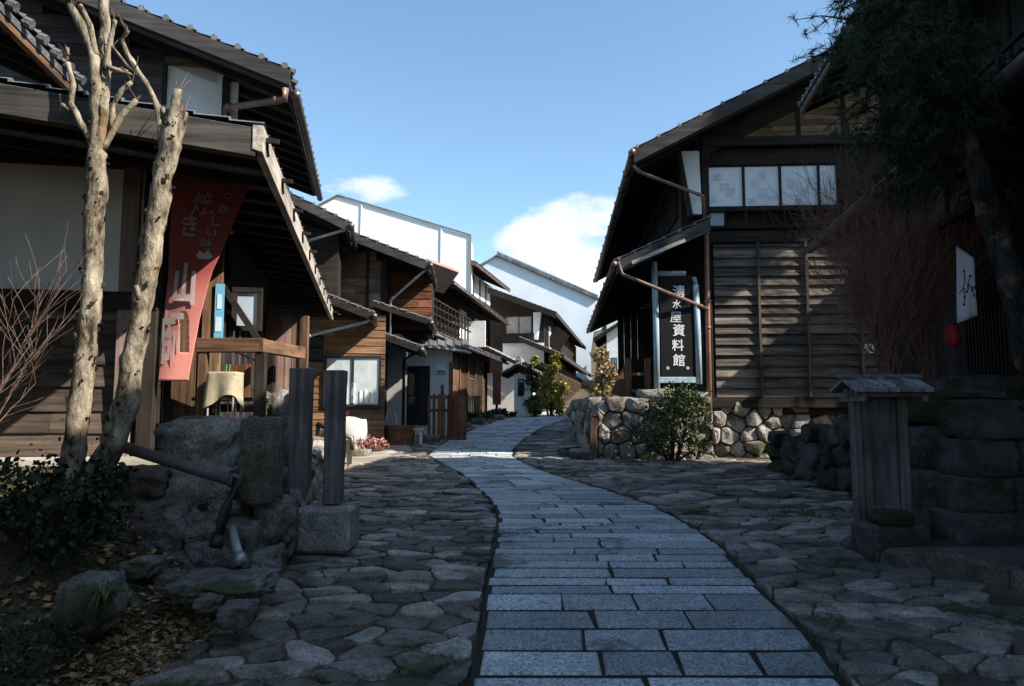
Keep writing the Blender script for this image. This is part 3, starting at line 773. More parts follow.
# ---- bare pollarded trees
def limb(mb, pts, Y, rad, rough=.35, n=10, dy=None):
    """pts in photo px -> points at their own depths"""
    out = []; rr = []
    for i, q in enumerate(pts):
        yy = Y + (q[3] if len(q) > 3 else 0); out.append(P(q[0], q[1], yy)); rr.append(q[2] * yy / F * .84)
    # refine
    o2 = []; r2 = []
    for i in range(len(out) - 1):
        k = max(2, int((out[i + 1] - out[i]).length / .045))
        for j in range(k):
            tt = j / k; p = out[i].lerp(out[i + 1], tt); p += Vector((noise.noise(p * 4), noise.noise(p * 4 + Vector((9, 0, 0))), 0)) * rr[i] * .2
            o2.append(p); r2.append(rr[i] + (rr[i + 1] - rr[i]) * tt)
    o2.append(out[-1]); r2.append(rr[-1]); mb.tube(o2, r2, n, rough, True, seed=len(mb.v) * .01)
TY = 5.0
T1 = empty('bare_tree', P(72, 488, TY)); tag(T1, 'taller upright bare pollarded tree with pale peeling bark, farther from the red banner', 'tree', 'bare trees before the near left house')
def kid(mb, name, mat, root, smooth=True):
    inv = Vector(root.location); mb.v = [tuple(Vector(q) - inv) for q in mb.v]; return mb.build(name, mat, root, smooth=smooth)
m = MB(); limb(m, [(66, 492, 15), (72, 455, 13), (80, 400, 12.5), (85, 360, 12), (90, 310, 11.5), (93, 250, 11), (97, 190, 12), (98, 152, 11)], TY, 1, .18, 16); kid(m, 'trunk', M_bark, T1)
for pts in ([(98, 155, 10), (96, 110, 7.5), (95, 60, 6), (82, 25, 5.5), (70, 5, 4)], [(99, 155, 9), (104, 110, 7), (105, 70, 7, .1), (104, 20, 6, .1), (103, -40, 5, .1)],
            [(97, 148, 6), (82, 125, 4.5), (71, 104, 4.5), (73, 85, 3.5), (68, 63, 3)], [(71, 110, 3.5), (62, 105, 3)],
            [(103, 150, 5), (112, 132, 4.2), (122, 115, 4), (137, 100, 3)], [(112, 130, 4), (113, 105, 3.2), (122, 90, 3), (132, 82, 2.4)],
            [(105, 70, 4), (110, 45, 3.2), (115, 20, 2.6)], [(96, 55, 4), (90, 25, 3.5), (80, 5, 3)], [(104, 65, 3), (114, 69, 3), (133, 75, 2.2)], [(68, 55, 2), (67, 48, 3)]):
    m = MB(); limb(m, pts, TY, 1, .35, 9); kid(m, 'limb', M_bark, T1)
T2 = empty('bare_tree', P(92, 505, TY)); tag(T2, 'leaning bare pollarded tree with a thick cut top beside the red banner', 'tree', 'bare trees before the near left house')
m = MB(); limb(m, [(84, 505, 18), (98, 470, 15, .02), (114, 445, 13), (127, 400, 14), (133, 360, 12.5), (141, 310, 12), (150, 260, 11.5), (157, 215, 12), (163, 175, 12), (170, 145, 13), (177, 110, 8), (178, 90, 5)], TY, 1, .2, 16); kid(m, 'trunk', M_bark, T2)
for pts in ([(165, 160, 8), (162, 130, 5), (158, 108, 4), (150, 90, 3.5), (140, 75, 3.5), (128, 55, 3), (122, 40, 2.8), (128, 30, 2.5)], [(142, 78, 2.2), (128, 66, 2), (112, 46, 1.6)], [(172, 150, 8), (181, 130, 6), (184, 112, 5)], [(171, 140, 7), (166, 118, 4.5), (163, 108, 3.5)], [(128, 72, 2), (122, 69, 2), (110, 70, 1.6)],
            [(140, 245, 4), (146, 225, 3)], [(140, 300, 4, -.1), (136, 285, 3, -.12)], [(95, 480, 10), (72, 492, 6, -.2), (50, 515, 4, -.4)], [(98, 490, 9), (96, 515, 6, -.25)]):
    m = MB(); limb(m, pts, TY, 1, .35, 9); kid(m, 'limb', M_bark, T2)

# loose bark flakes and knots
def flakes(root, pts, Y, n_):
    m = MB()
    for i in range(n_):
        j = random.randrange(len(pts) - 1); tt = rnd(); a, b_ = pts[j], pts[j + 1]; r = (a[2] + (b_[2] - a[2]) * tt) * Y / F
        p = P(a[0] + (b_[0] - a[0]) * tt, a[1] + (b_[1] - a[1]) * tt, Y); an = U(-3.14, .3); p += Vector((math.cos(an) * r, math.sin(an) * r, 0)); s = U(.006, .018)
        rock(m, p - root.location, (s * 1.6, s, s * U(1, 2.4)), i, U(0, 3), .3, .5, 2)
    tag(m.build('bark', M_darkbark, root), kind='stuff')
flakes(T1, [(66, 492, 15), (80, 400, 12.5), (90, 310, 11.5), (93, 250, 11), (98, 152, 11), (100, 70, 7)], TY, 60)
flakes(T2, [(98, 470, 15), (127, 400, 14), (141, 310, 12), (157, 215, 12), (170, 145, 13), (177, 110, 8)], TY, 60)
# fine shoots
for T_, base_ in ((T1, [(68, 60), (132, 82), (72, 8), (115, 22), (137, 100)]), (T2, [(178, 92), (128, 34), (184, 112), (112, 47), (60, 512)])):
    m = MB()
    for bx, by in base_:
        for k in range(3):
            p = P(bx, by, TY) - T_.location; d = Vector((U(-.6, .6), U(-.3, .3), U(.2, 1))).normalized(); q = p + d * U(.08, .2); m.tube([p, (p + q) / 2 + Vector((U(-.015, .015), 0, .01)), q], [.005, .004, .0018], 4)
    m.build('shoots', M_twig, T_)
# ---- twig shrubs
def twig(mb, p, d, L, r, depth, spread=.6, up=.12, n=4):
    pts = [p]; rad = [r]; q = Vector(p); dd = Vector(d).normalized(); k = max(2, int(L / .07))
    for i in range(k):
        dd = (dd + Vector((U(-1, 1), U(-1, 1), U(-1, 1))) * .13 + Vector((0, 0, up * .2))).normalized(); q = q + dd * L / k; pts.append(q.copy()); rad.append(max(.0017, r * (1 - .75 * (i + 1) / k)))
        if depth > 0 and i > 0 and rnd() < .65:
            nd = (dd + Vector((U(-1, 1), U(-1, 1), U(-.5, 1))) * spread).normalized(); twig(mb, q, nd, L * U(.4, .7), rad[-1] * .75, depth - 1, spread, up, max(3, n - 1))
    mb.tube(pts, rad, n, 0, False)
def twig_shrub(name, base, stems, L, r, depth, label, mat, lean=(0, 0, 1), spread=.6, sp=.3, group=None):
    ro = empty(name, base); tag(ro, label, 'shrub', group); m = MB()
    for i in range(stems):
        d = Vector(lean) + Vector((U(-1, 1), U(-1, 1), 0)) * sp; twig(m, Vector((U(-.1, .1), U(-.1, .1), 0)), d, L * U(.7, 1.1), r, depth, spread)
    m.build('branches', mat, ro); return ro
twig_shrub('bare_shrub', P(-45, 480, 4.6), 4, 1.1, .009, 2, 'leafless thorny shrub with reddish twigs at the left edge of the photo', M_twig, (.45, 0, 1), .75, .25)

# leaf scatter helper
def leafquad(mb, p, n, s, asp=1.6):
    n = Vector(n).normalized(); a = n.cross(Vector((U(-1, 1), U(-1, 1), U(-1, 1)))).normalized(); b = n.cross(a)
    a *= s * .5; b *= s * .5 * asp; p = Vector(p); k = len(mb.v); bend = n * s * .12
    mb.v += [tuple(p - b), tuple(p + a + bend * .6), tuple(p + b), tuple(p - a + bend * .6)]; mb.f.append((k, k + 1, k + 2, k + 3))
def leafy(name, base, blobs, nleaf, size, mat, label, cat='shrub', stem=None, group=None, clump=.16, grass=False):
    ro = empty(name, base); tag(ro, label, cat, group); m = MB(); W = sum(b[3] for b in blobs)
    st = MB()
    for cx, cy, cz, r, *sq in blobs:
        sqz = sq[0] if sq else .8; nc = max(3, int(nleaf * r / W / 26))
        if stem: 
            st.tube([(cx * .2, cy * .2, 0), (cx * .6, cy * .5, cz * .55), (cx, cy, cz)], [.03, .02, .008], 5)
        for c in range(nc):
            d = Vector((U(-1, 1), U(-1, 1), U(-1, 1))).normalized() * r * U(.35, 1.0) ** .6; d.z *= sqz; c0 = Vector((cx, cy, cz)) + d
            for i in range(26):
                dd = Vector((random.gauss(0, 1), random.gauss(0, 1), random.gauss(0, .8))) * clump * r; leafquad(m, c0 + dd, Vector((U(-1, 1), U(-1, 1), U(-.2, 1.2))), size * U(.6, 1.3))
    m.build('foliage', mat, ro)
    if stem: st.build('stems', stem, ro)
    return ro
leafy('evergreen_shrub', P(30, 560, 4.3), [(0, .1, .2, .3), (.25, .2, .2, .22), (-.3, .1, .35, .35), (.0, .35, .3, .25), (.2, .4, .42, .14)], 3000, .03, M_darkleaf, 'dark low evergreen shrub on the bank at lower left', stem=M_darkbark)
leafy('fern_clump', P(20, 655, 3.6), [(0, 0, .0, .22), (.18, 0, .0, .2), (-.2, .1, .05, .25)], 900, .022, M_darkleaf, 'low green ground plants in the bottom left corner', cat='plant')

# ---- retaining wall, rocks
RW = empty('stone_retaining_wall', (-2.3, 5.4, .3)); tag(RW, 'dry retaining wall of big mossy boulders under the near left house', 'stone wall')
def prock(x0, y0, x1, y1, Y, dep=.45, mat=M_boulder, seed=0, parent=RW, name='boulder', box=.62, rz=0, tx=0, ty=0, rough=.12):
    a = P(x0, y0, Y); b = P(x1, y1, Y); c = (a + b) / 2; c.y = Y + dep * .3; m = MB(); k = 1.0
    o_ = Vector(parent.location) if parent else c
    rock(m, c - o_, (abs(b.x - a.x) * k, dep, abs(a.z - b.z) * k), seed, rz, box, rough * 1.3, 14, tx, ty); ob = m.build(name, mat, parent, smooth=True)
    if not parent: ob.location = c
    return ob
bl_ = [(158, 417, 238, 468, 5.75, M_boulder), (104, 466, 170, 503, 5.6, M_brownstone), (168, 464, 238, 520, 5.65, M_boulder), (128, 500, 192, 560, 5.5, M_midstone), (95, 500, 140, 545, 5.45, M_brownstone),
       (186, 512, 222, 545, 5.5, M_boulder), (192, 540, 225, 575, 5.4, M_midstone), (222, 520, 256, 570, 5.5, M_midstone), (150, 552, 200, 590, 5.4, M_midstone), (90, 540, 140, 590, 5.35, M_midstone), (246, 500, 286, 548, 5.75, M_midstone), (236, 546, 276, 586, 5.6, M_boulder), (205, 470, 245, 500, 5.75, M_midstone),
       (262, 500, 290, 560, 6.05, M_midstone), (60, 495, 100, 545, 5.45, M_midstone), (262, 390, 296, 440, 7.4, M_boulder), (272, 430, 300, 480, 7.2, M_midstone), (262, 470, 296, 520, 6.8, M_midstone), (212, 500, 246, 524, 5.6, M_boulder)]
for i, (x0, y0, x1, y1, Y, mt) in enumerate(bl_): prock(x0, y0, x1, y1, Y, .5, mt, i + 3, rz=U(-.15, .15))
# backing terrace face
m = MB(); m.box((-5.2 + 2.3, .2, -.6), (-1.95 + 2.3, .5, .62)); m.hexa([(.35, .4, -.5), (.45, .3, -.5), (-1.15, 6.6, -.5), (-1.3, 6.6, -.5), (.35, .4, .6), (.45, .3, .6), (-1.15, 6.6, .7), (-1.3, 6.6, .7)])
m.build('earth_core', M_joint, RW)
m = MB(); rubble(m, ('u', 0, 1), 0, 8.5, -.5, .75, .36, .28, .1)
rr_ = m.build('rubble_face', M_wallstone, RW); rr_.location = (.45, 1.0, 0); rr_.rotation_euler = (0, 0, math.atan(.235))
def rk(x0, y0, x1, y1, Y, dep, mat, seed, label, **k):
    ob = prock(x0, y0, x1, y1, Y, dep, mat, seed, None, 'rock', **k); return tag(ob, label, 'rock')
us = prock(241, 416, 276, 505, 5.55, .25, M_brownstone, 41, None, 'upright_stone', box=.85, rough=.08); tag(us, 'upright rough grey stone slab beside the two wooden posts', 'stone')
rk(162, 580, 266, 602, 4.75, .5, M_midstone, 51, 'long flat ledge stone below the retaining wall', box=.6)
rk(216, 606, 250, 630, 4.4, .25, M_midstone, 52, 'small rounded rock at the edge of the flagstones')
rk(52, 578, 104, 640, 4.1, .5, M_midstone, 53, 'dark round rock on the leafy bank behind the grass tuft', box=.3)
rk(150, 575, 190, 598, 4.95, .3, M_midstone, 54, 'flat grey rock at the foot of the retaining wall beside the ledge stone')
rk(120, 560, 150, 580, 4.8, .3, M_boulder, 55, 'small pale rock among dead leaves on the bank')
rk(194, 598, 215, 614, 4.5, .2, M_midstone, 56, 'pebble sized rock between the ledge stone and the rounded rock')
rk(345, 402, 372, 420, 16.0, .5, M_boulder, 57, 'boulder beside the flower bed under the lit house window') if False else None

# posts on a block
BS = MB(); a = P(279, 508, 6.35); b_ = P(350, 547, 6.35); BS.box((a.x, 6.3, b_.z - .05), (b_.x, 6.75, a.z)); ob = BS.build('stone_block', M_midstone, bevel=.03)
tag(ob, 'squared dark stone block carrying the two wooden posts', 'stone block')
for x0, x1, xt0, xt1, yt, lab in ((286, 306, 289, 310, 368, 'weathered square wooden post on the stone block, the shorter sided left one'), (322, 340, 325, 344, 370, 'weathered square wooden post on the stone block, the darker right one')):
    Yp = 6.5; a = P(x0, 504, Yp); b_ = P(x1, 504, Yp); c = P(xt0, yt, Yp); d = P(xt1, yt, Yp); m = MB(); dp = .15
    ctr = Vector(((a.x + b_.x) / 2, Yp, a.z))
    q = [a, b_, b_ + Vector((0, dp, 0)), a + Vector((0, dp, 0)), c, d, d + Vector((0, dp, 0)), c + Vector((0, dp, 0))]
    # subdivided, slightly uneven post
    K = 12
    for i in range(K + 1):
        tt = i / K
        for k in range(4):
            p = q[k].lerp(q[k + 4], tt) - ctr; p += Vector((noise.noise(p * 5 + Vector((k, 0, 0))), noise.noise(p * 5 + Vector((0, k, 7))), 0)) * .006; m.v.append(tuple(p))
    for i in range(K):
        for k in range(4): A = i * 4 + k; B = i * 4 + (k + 1) % 4; m.f.append((A, B, B + 4, A + 4))
    m.f.append((K * 4, K * 4 + 1, K * 4 + 2, K * 4 + 3)); ob = m.build('wooden_post', W_post('z'), bevel=.008); ob.location = ctr; tag(ob, lab.replace('the shorter sided left one', 'left of the pair').replace('the darker right one', 'right of the pair'), 'post', 'wooden posts on the stone block')

# drain pipes
def wpipe(name, pts, r, mat, label, Y0=None):
    w = [P(*p) for p in pts]; o_ = w[0].copy(); m = MB(); m.tube([p - o_ for p in w], r, 12)
    a, b = w[-2] - o_, w[-1] - o_; d = (b - a).normalized(); m.tube([b - d * .06, b + d * .015], r * 1.22, 12)
    ob = m.build(name, mat, smooth=True); ob.location = o_; return tag(ob, label, 'pipe')
wpipe('drain_pipe', [(118, 445, 5.35), (178, 464, 5.32), (238, 482, 5.3)], .042, plain('brown_plastic', (.06, .045, .045), (.13, .1, .1), 6, .5, .05), 'brown drain pipe running down across the boulders')
wpipe('drain_pipe', [(238, 478, 5.25), (226, 510, 5.2), (216, 545, 5.1)], .038, M_blackm, 'dark drain pipe dropping steeply beside the upright stone')
wpipe('drain_pipe', [(232, 528, 5.3), (236, 545, 5.15), (241, 560, 5.0)], .03, M_steel, 'short pale pipe end sticking out between the stones')

# counter with cloth
CT = Frame('market_counter', 'brown wooden stall counter with thick top rail beside the banner', 'stall', (P(232, 418, 6.7).x, 6.7, P(232, 418, 6.7).z - .35), 0)
def cb(x0, y0, x1, y1, v0, v1, name, mat):
    m = MB(); a = CT.onv(x0, y0, v0); b = CT.onv(x1, y1, v0); m.box((a[0], v0, a[1]), (b[0], v1, b[1])); return CT.part(m, name, mat, bevel=.006)
cb(196, 338, 263, 352, 0, .1, 'top_rail', W_mid('x')); cb(198, 352, 204, 420, .01, .09, 'leg', W_mid('z')); cb(255, 352, 263, 420, .01, .09, 'leg', W_dark('z')); cb(200, 404, 263, 412, .02, .08, 'lower_rail', W_dark('x'))
m = MB(); a = CT.onv(263, 339, 0); m.beam((a[0] - .03, 0, a[1] - .06), (a[0] + .1, .9, a[1] - .06), .08, .12); CT.part(m, 'side_rail', W_mid('y'), bevel=.006)
m = MB(); a = CT.onv(271, 352, .9); m.box((a[0] - .04, .85, -.1), (a[0] + .04, .95, a[1])); CT.part(m, 'leg', W_dark('z'))
m = MB(); a = CT.onv(222, 364, .5); b_ = CT.onv(250, 398, .5); vboards(m, ('v', .5, -1), a[0], b_[0], b_[1], a[1], .2); CT.part(m, 'back_board', W_red('z'))
m = MB(); a = CT.onv(205, 400, .4); b_ = CT.onv(262, 400, .4); m.box((a[0], .1, a[1] - .01), (b_[0], .7, a[1] + .02)); CT.part(m, 'shelf', W_dark('x'))
# draped cloth over a box
DC = MB(); a = P(206, 372, 6.55); b_ = P(240, 408, 6.55); cx, cz0 = (a.x + b_.x) / 2, a.z
K = 14
ring = []
for j in range(9):
    f = [0, .5, 1, 1, 1, 1, 1, 1, 1][j]; zz0 = [0, 0, 0, -.02, -.07, -.13, -.18, -.23, -.27][j]
    for i in range(32):
        an = 2 * math.pi * i / 32; ca, sa = math.cos(an), math.sin(an); k = 1 / max(abs(ca), abs(sa)); k = min(k, 1.25)
        w = 1 + (.13 * math.sin(an * 5 + 1) * max(0, j - 2) / 6) + .02 * max(0, j - 3)
        zj = zz0 * (1 + .25 * math.sin(an * 2 + .6)); DC.v.append((ca * k * .135 * f * w, sa * k * .12 * f * w, zj))
for j in range(8):
    for i in range(32): A = j * 32 + i; B = j * 32 + (i + 1) % 32; DC.f.append((A, A + 32, B + 32, B))
ob = DC.build('draped_cloth', plain('straw_cloth', (.26, .22, .14), (.48, .42, .29), 8, .9, .3), smooth=True); ob.location = (cx, 6.6, cz0); tag(ob, 'straw coloured cloth draped over a small stand at the counter', 'cloth')
m = MB()
for dx in (-.1, -.04, .03, .1): m.tube([(dx, 0, -.36), (dx, 0, -.05)], .006, 5)
m.tube([(-.11, 0, -.2), (.11, 0, -.2)], .005, 5); m.tube([(-.11, .0, -.25), (.11, 0, -.25)], .005, 5)
for dx in (-.11, .11):
    for dy in (-.1, .1): m.tube([(dx, dy, -.45), (dx, dy, -.02)], .01, 6)
m.box((-.12, -.11, -.03), (.12, .11, -.012)); ob = m.build('wire_stand', M_steel); ob.location = (cx, 6.6, cz0); tag(ob, 'small wire stand under the draped straw coloured cloth', 'stand')
m = MB()
for dx, c in ((-.08, 0), (0, 0), (.03, 0)): m.tube([(dx, 0, 0), (dx + .005, 0, .07)], .007, 6)
ob = m.build('sticks', flat('green_sticks', (.05, .28, .12), .5)); ob.location = (cx, 6.6, cz0 + .003); tag(ob, 'thin green sticks standing on the draped cloth', 'sticks')
# board fence
BF = Frame('board_fence', 'pinkish brown vertical board fence panel lit by sun under the low eave', 'fence', (P(270, 425, 12.6).x, 12.6, P(270, 425, 12.6).z), 0)
m = MB(); a = BF.onv(266, 316, 0); b_ = BF.onv(300, 425, 0); pk = wood('pinkish', (.17, .105, .085), (.36, .235, .19), 'z')
vboards(m, ('v', 0, -1), a[0], b_[0], b_[1], a[1], .13); BF.part(m, 'board_panel', pk)
m = MB(); a2 = BF.onv(222, 338, 0); vboards(m, ('v', .08, -1), a2[0], a[0], b_[1], a2[1], .13); BF.part(m, 'board_panel', pk)
m = MB(); m.box((b_[0] - .02, -.06, b_[1] - .4), (b_[0] + .1, .06, a[1])); m.box((a2[0], .1, b_[1]), (b_[0], .16, b_[1] + .1)); BF.part(m, 'post', W_mid('z'))

# ---- litter on bank
m = MB()
for i in range(6500):
    y = U(3.2, 5.3); x = U(-5.2, xl_edge(y) + .05); 
    if rnd() < .35: x = xl_edge(y) - abs(random.gauss(0, .25)) + .05
    p = Vector((x, y, terrain(x, y) + .012 + U(0, .02))); leafquad(m, p, (U(-.6, .6), U(-.6, .6), 1), U(.02, .05), 1.5)
tag(m.build('leaf_litter', M_litter), 'dead leaves', kind='stuff'); 
m = MB()
for i in range(5000):
    if rnd() < .5: y = U(6.4, 12.4); x = 4.42 - abs(random.gauss(0, .14)) + (y - 6.5) * .02; x = min(x, xr_edge(y) + .02)
    else:
        y = U(3.3, 5.2); x = xl_edge(y) - U(-.05, 1.8)
    p = Vector((x, y, terrain(x, y) + .01)); h_ = U(.02, .06); k = len(m.v); d = Vector((U(-1, 1), U(-1, 1), 0)) * .012
    m.v += [tuple(p), tuple(p + Vector((.007, .003, 0))), tuple(p + d + Vector((.002, 0, h_)))]; m.f.append((k, k + 1, k + 2))
tag(m.build('moss_and_weeds', M_moss), kind='stuff')
# grass tuft
m = MB()
for i in range(120):
    a = U(0, 6.28); L = U(.12, .34); r0 = U(0, .03); d = Vector((math.cos(a), math.sin(a), 0)); p = d * r0; o1 = U(.5, 1.1); pts = []
    for j in range(6):
        tt = j / 5; pts.append(p + d * L * o1 * tt * .8 + Vector((0, 0, L * (tt * 1.1 - tt * tt * (.6 + .5 * o1)))))
    w = d.cross(Vector((0, 0, 1))) * .005
    k = len(m.v)
    for j, q in enumerate(pts): ww = w * (1 - j / 5.3); m.v += [tuple(q - ww), tuple(q + ww)]
    for j in range(5): m.f.append((k + 2 * j, k + 2 * j + 1, k + 2 * j + 3, k + 2 * j + 2))
ob = m.build('grass_tuft', M_grass); ob.location = P(104, 604, 4.0); tag(ob, 'arching tuft of long green grass on the leafy bank', 'grass tuft')
# ================================================================== LEFT: the row behind
# ---- house 2
c2 = P(347, 222, 16.5)
H = Frame('wooden_house', 'small brown plank house with a wide sunlit window behind the two wooden posts', 'house', (c2.x, c2.y, .7), math.atan(.17))
E_ = H.loc(c2); s2 = .47
rt = roof(H, E_.x, E_.y, E_.z, 3.6, 3.4, s2, 1, M_tile, both=False, barge=.2, wm=wood('beam', (.018, .017, .017), (.075, .068, .066), 'x'), gut=M_gutter, raft=.4)
m = MB(); m.hexa([(E_.x - 4, 1.0, 0), (E_.x - .25, 1.0, 0), (E_.x - .25, 3.4, 0), (E_.x - 4, 3.4, 0), (E_.x - 4, 1.0, E_.z + .9), (E_.x - .25, 1.0, E_.z - .05), (E_.x - .25, 3.4, E_.z - .05), (E_.x - 4, 3.4, E_.z + .9)]); H.part(m, 'upper_wall', W_dark('x'))
lc = H.p(370, 312, 16.1); roof(H, lc.x, lc.y, lc.z, 1.7, 2.2, .38, 1, M_tile, raft=.35, barge=.16, gut=M_gutter, name='lower_roof')
WPv = 1.0; pl = ('v', WPv, -1)
sx = lambda px: H.onv(px, 380, WPv)[0]
zy = lambda py: H.onv(350, py, WPv)[1]
m = MB(); clad(m, pl, sx(300), sx(385), zy(437), zy(318), .17, 0, .02, brk=1.5); H.part(m, 'plank_wall', wood('orangebrown', (.09, .045, .022), (.33, .18, .095), 'x'))
m = MB(); m.box((sx(300), WPv + .02, zy(450)), (sx(385), WPv + 2.5, zy(315))); H.part(m, 'wall', W_dark('x'))
window(H, pl, sx(324), sx(381), zy(407), zy(356), 2, n=.07, fw=.06, fm=flat('dark_frame', (.02, .025, .03), .4), pm=plain('curtained_glass', (.30, .34, .36), (.55, .58, .58), 2.2, .12, .02, .8))
m = MB()
for q in (338, 345, 352, 360, 365, 371): 
    a = sx(q); m.box((a, WPv - .095, zy(403)), (a + .06 + U(0, .03), WPv - .085, zy(388 + U(-5, 4))))
H.part(m, 'curtain', M_white)
lattice(H, pl, sx(308), sx(322), zy(362), zy(336), .05, .02)
m = MB(); m.box((sx(309), WPv - .03, zy(361)), (sx(321), WPv + .0, zy(337))); H.part(m, 'vent_panel', flat('grey_panel', (.22, .22, .22)))
pipe(H, [(lc.x + .05, lc.y + .1, lc.z - .12), (lc.x - .08, lc.y + .15, lc.z - .2), (H.onv(305, 337, lc.y + .4)[0], lc.y + .4, H.onv(305, 337, lc.y + .4)[1]), (H.onv(305, 337, lc.y + .4)[0], lc.y + .4, H.onv(305, 385, lc.y + .4)[1])], .035, M_steel)
pipe(H, [(E_.x + .05, .1, E_.z - .12), (E_.x - 1.1, .8, E_.z - .35)], .035, M_steel)
# ---- house 3
c3 = P(427, 262, 18.6)
H = Frame('plank_house', 'tall narrow plank house with a sunlit board gable and long sloping verge', 'house', (c3.x, c3.y, .7), math.atan(.06))
E_ = H.loc(c3); s3 = -(H.onv(352, 233, 0)[1] - E_.z) / (H.onv(352, 233, 0)[0] - E_.x)
roof(H, E_.x, 0, E_.z, 3.2, 3.4, s3, 1, M_tile, barge=.2, wm=wood('beam', (.018, .017, .017), (.075, .068, .066), 'x'), gut=M_gutter, raft=.4)
WPv = .7; pl = ('v', WPv, -1); sx = lambda px: H.onv(px, 300, WPv)[0]; zy = lambda py: H.onv(380, py, WPv)[1]
w3 = wood('palebrown', (.07, .045, .03), (.30, .20, .13), 'x')
m = MB(); clad(m, pl, sx(340), sx(384), zy(440), zy(236), .2, 0, .02, brk=1.0, clip=lambda z: (sx(340), min(sx(384), E_.x - (z + .25 - E_.z) / s3 if z > E_.z else 99))); H.part(m, 'plank_wall', w3)
m = MB(); pb(m, pl, sx(366), sx(369), zy(400), zy(250), .03, .07); pb(m, pl, sx(381), sx(387), zy(440), zy(258), -.02, .08); H.part(m, 'post', W_dark('z'))
m = MB(); m.box((sx(335), WPv + .03, zy(450)), (sx(386), WPv + 2.4, zy(262))); H.part(m, 'wall', W_dark('x'))
v3 = 1.8; p3 = ('v', v3, -1); a = H.onv(386, 325, v3); b_ = H.onv(432, 290, v3)
m = MB(); clad(m, p3, a[0], b_[0], H.onv(400, 330, v3)[1], H.onv(400, 272, v3)[1], .2, 0, .02, brk=1.2); H.part(m, 'plank_wall', W_red('x'))
m = MB(); m.box((a[0], v3 + .02, H.onv(400, 334, v3)[1]), (b_[0], v3 + 1.4, H.onv(400, 270, v3)[1])); H.part(m, 'wall', W_dark('x'))
pipe(H, [(E_.x + .06, .1, E_.z - .12), (E_.x - .2, .2, E_.z - .3), (sx(392), .4, H.onv(392, 300, .4)[1]), (sx(392), .4, H.onv(392, 345, .4)[1])], .035, M_steel)
lc = H.p(418, 346, 18.2); roof(H, lc.x, lc.y, lc.z, 1.6, 1.5, .35, 1, M_tile, raft=.3, barge=.14, gut=M_gutter, name='lower_roof')
lc2 = H.p(427, 318, 18.6); roof(H, lc2.x, lc2.y + .3, lc2.z, 2.0, 1.4, .32, 1, M_tile, raft=.3, barge=.12, gut=M_gutter, name='lower_roof')
# grey plaster bay
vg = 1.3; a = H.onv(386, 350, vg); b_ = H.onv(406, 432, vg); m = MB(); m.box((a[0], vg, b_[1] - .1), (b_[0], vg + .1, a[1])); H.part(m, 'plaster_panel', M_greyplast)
pipe(H, [(lc.x - .1, .3, lc.z - .1), (H.onv(404, 360, .5)[0], .5, H.onv(404, 360, .5)[1]), (H.onv(403, 425, .5)[0], .5, H.onv(403, 425, .5)[1])], .04, M_blackm)
# round blue shop disc
s, z = H.onv(396, 345, .75); wq = H.w((s, .75, z)); m = MB(); m.tube([(0, -.02, 0), (0, .03, 0)], .30, 28); ob = m.build('round_sign', flat('sign_blue', (.10, .20, .32), .5)); ob.location = wq; tag(ob, 'round blue sign hanging under the low eave of the plank house', 'sign')
# ---- house 4 : porch house with white wall & long eaves
c4 = P(418, 326, 21.0); th4 = -math.atan(.155)
H = Frame('white_porch_house', 'long low house with white plaster porch wall and brown entrance', 'house', (c4.x, c4.y, .85), th4)
E_ = H.loc(c4)
roof(H, 0, 0, E_.z, 15.5, 1.9, .42, 1, M_tile, barge=.15, gut=M_gutter, raft=.5, name='lower_roof')
vw = .35; pl = ('v', vw, -1); sx = lambda px, py=380: H.onv(px, py, vw)[0]; zy = lambda py: H.onv(430, py, vw)[1]
m = MB(); m.box((sx(404), vw, zy(437)), (sx(451), vw + .15, zy(343))); H.part(m, 'white_wall', M_wplast)
d = window(H, pl, sx(407), sx(430), zy(425), zy(366), 1, n=.02, fw=.05, rows=2, name='entrance_door', fm=W_dark('z'))
m = MB(); pb(m, pl, sx(437), sx(447), zy(373), zy(365), 0, .12); mo = H.part(m, 'meter_box', M_white); m = MB(); pb(m, pl, sx(438), sx(446), zy(372.4), zy(371), .12, .13); m.build('slot', M_blackm, mo)
pr = H.p(470, 352, 20.6)
m = MB(); m.slab((sx(424), zy(346)), (sx(470), zy(352)), -.3, .5, .06); H.part(m, 'porch_roof', wood('palewood', (.30, .27, .23), (.66, .62, .55), 'x'))
m = MB()
for q in (426, 434, 442, 450, 458, 466): m.box((sx(q), -.33, zy(350)), (sx(q) + .05, .5, zy(343) + .05))
H.part(m, 'porch_batten', M_tile)
SW = ('u', -.75, 1)
m = MB(); m.box((-.95, vw + .2, -.3), (-.76, 15.3, E_.z - .05)); H.part(m, 'street_wall', W_dark('y'))
v = .8; k = 0
while v < 14.8:
    if k % 3 == 1:
        m = MB(); pb(m, SW, v, v + 1.3, .1, E_.z - .3, 0, .04); H.part(m, 'board_panel', (W_mid('z'), W_dark('z'))[k % 2])
    elif k % 3 == 0: window(H, SW, v, v + 1.35, .5, 2.1, 3, rows=3, name='sliding_door', fm=W_mid('z'))
    else: lattice(H, SW, v, v + 1.3, .4, 2.2, .1, .035, W_mid('z'))
    m = MB(); pb(m, SW, v + 1.38, v + 1.52, -.2, E_.z - .1, 0, .08); H.part(m, 'post', W_mid('z')); v += 1.55; k += 1
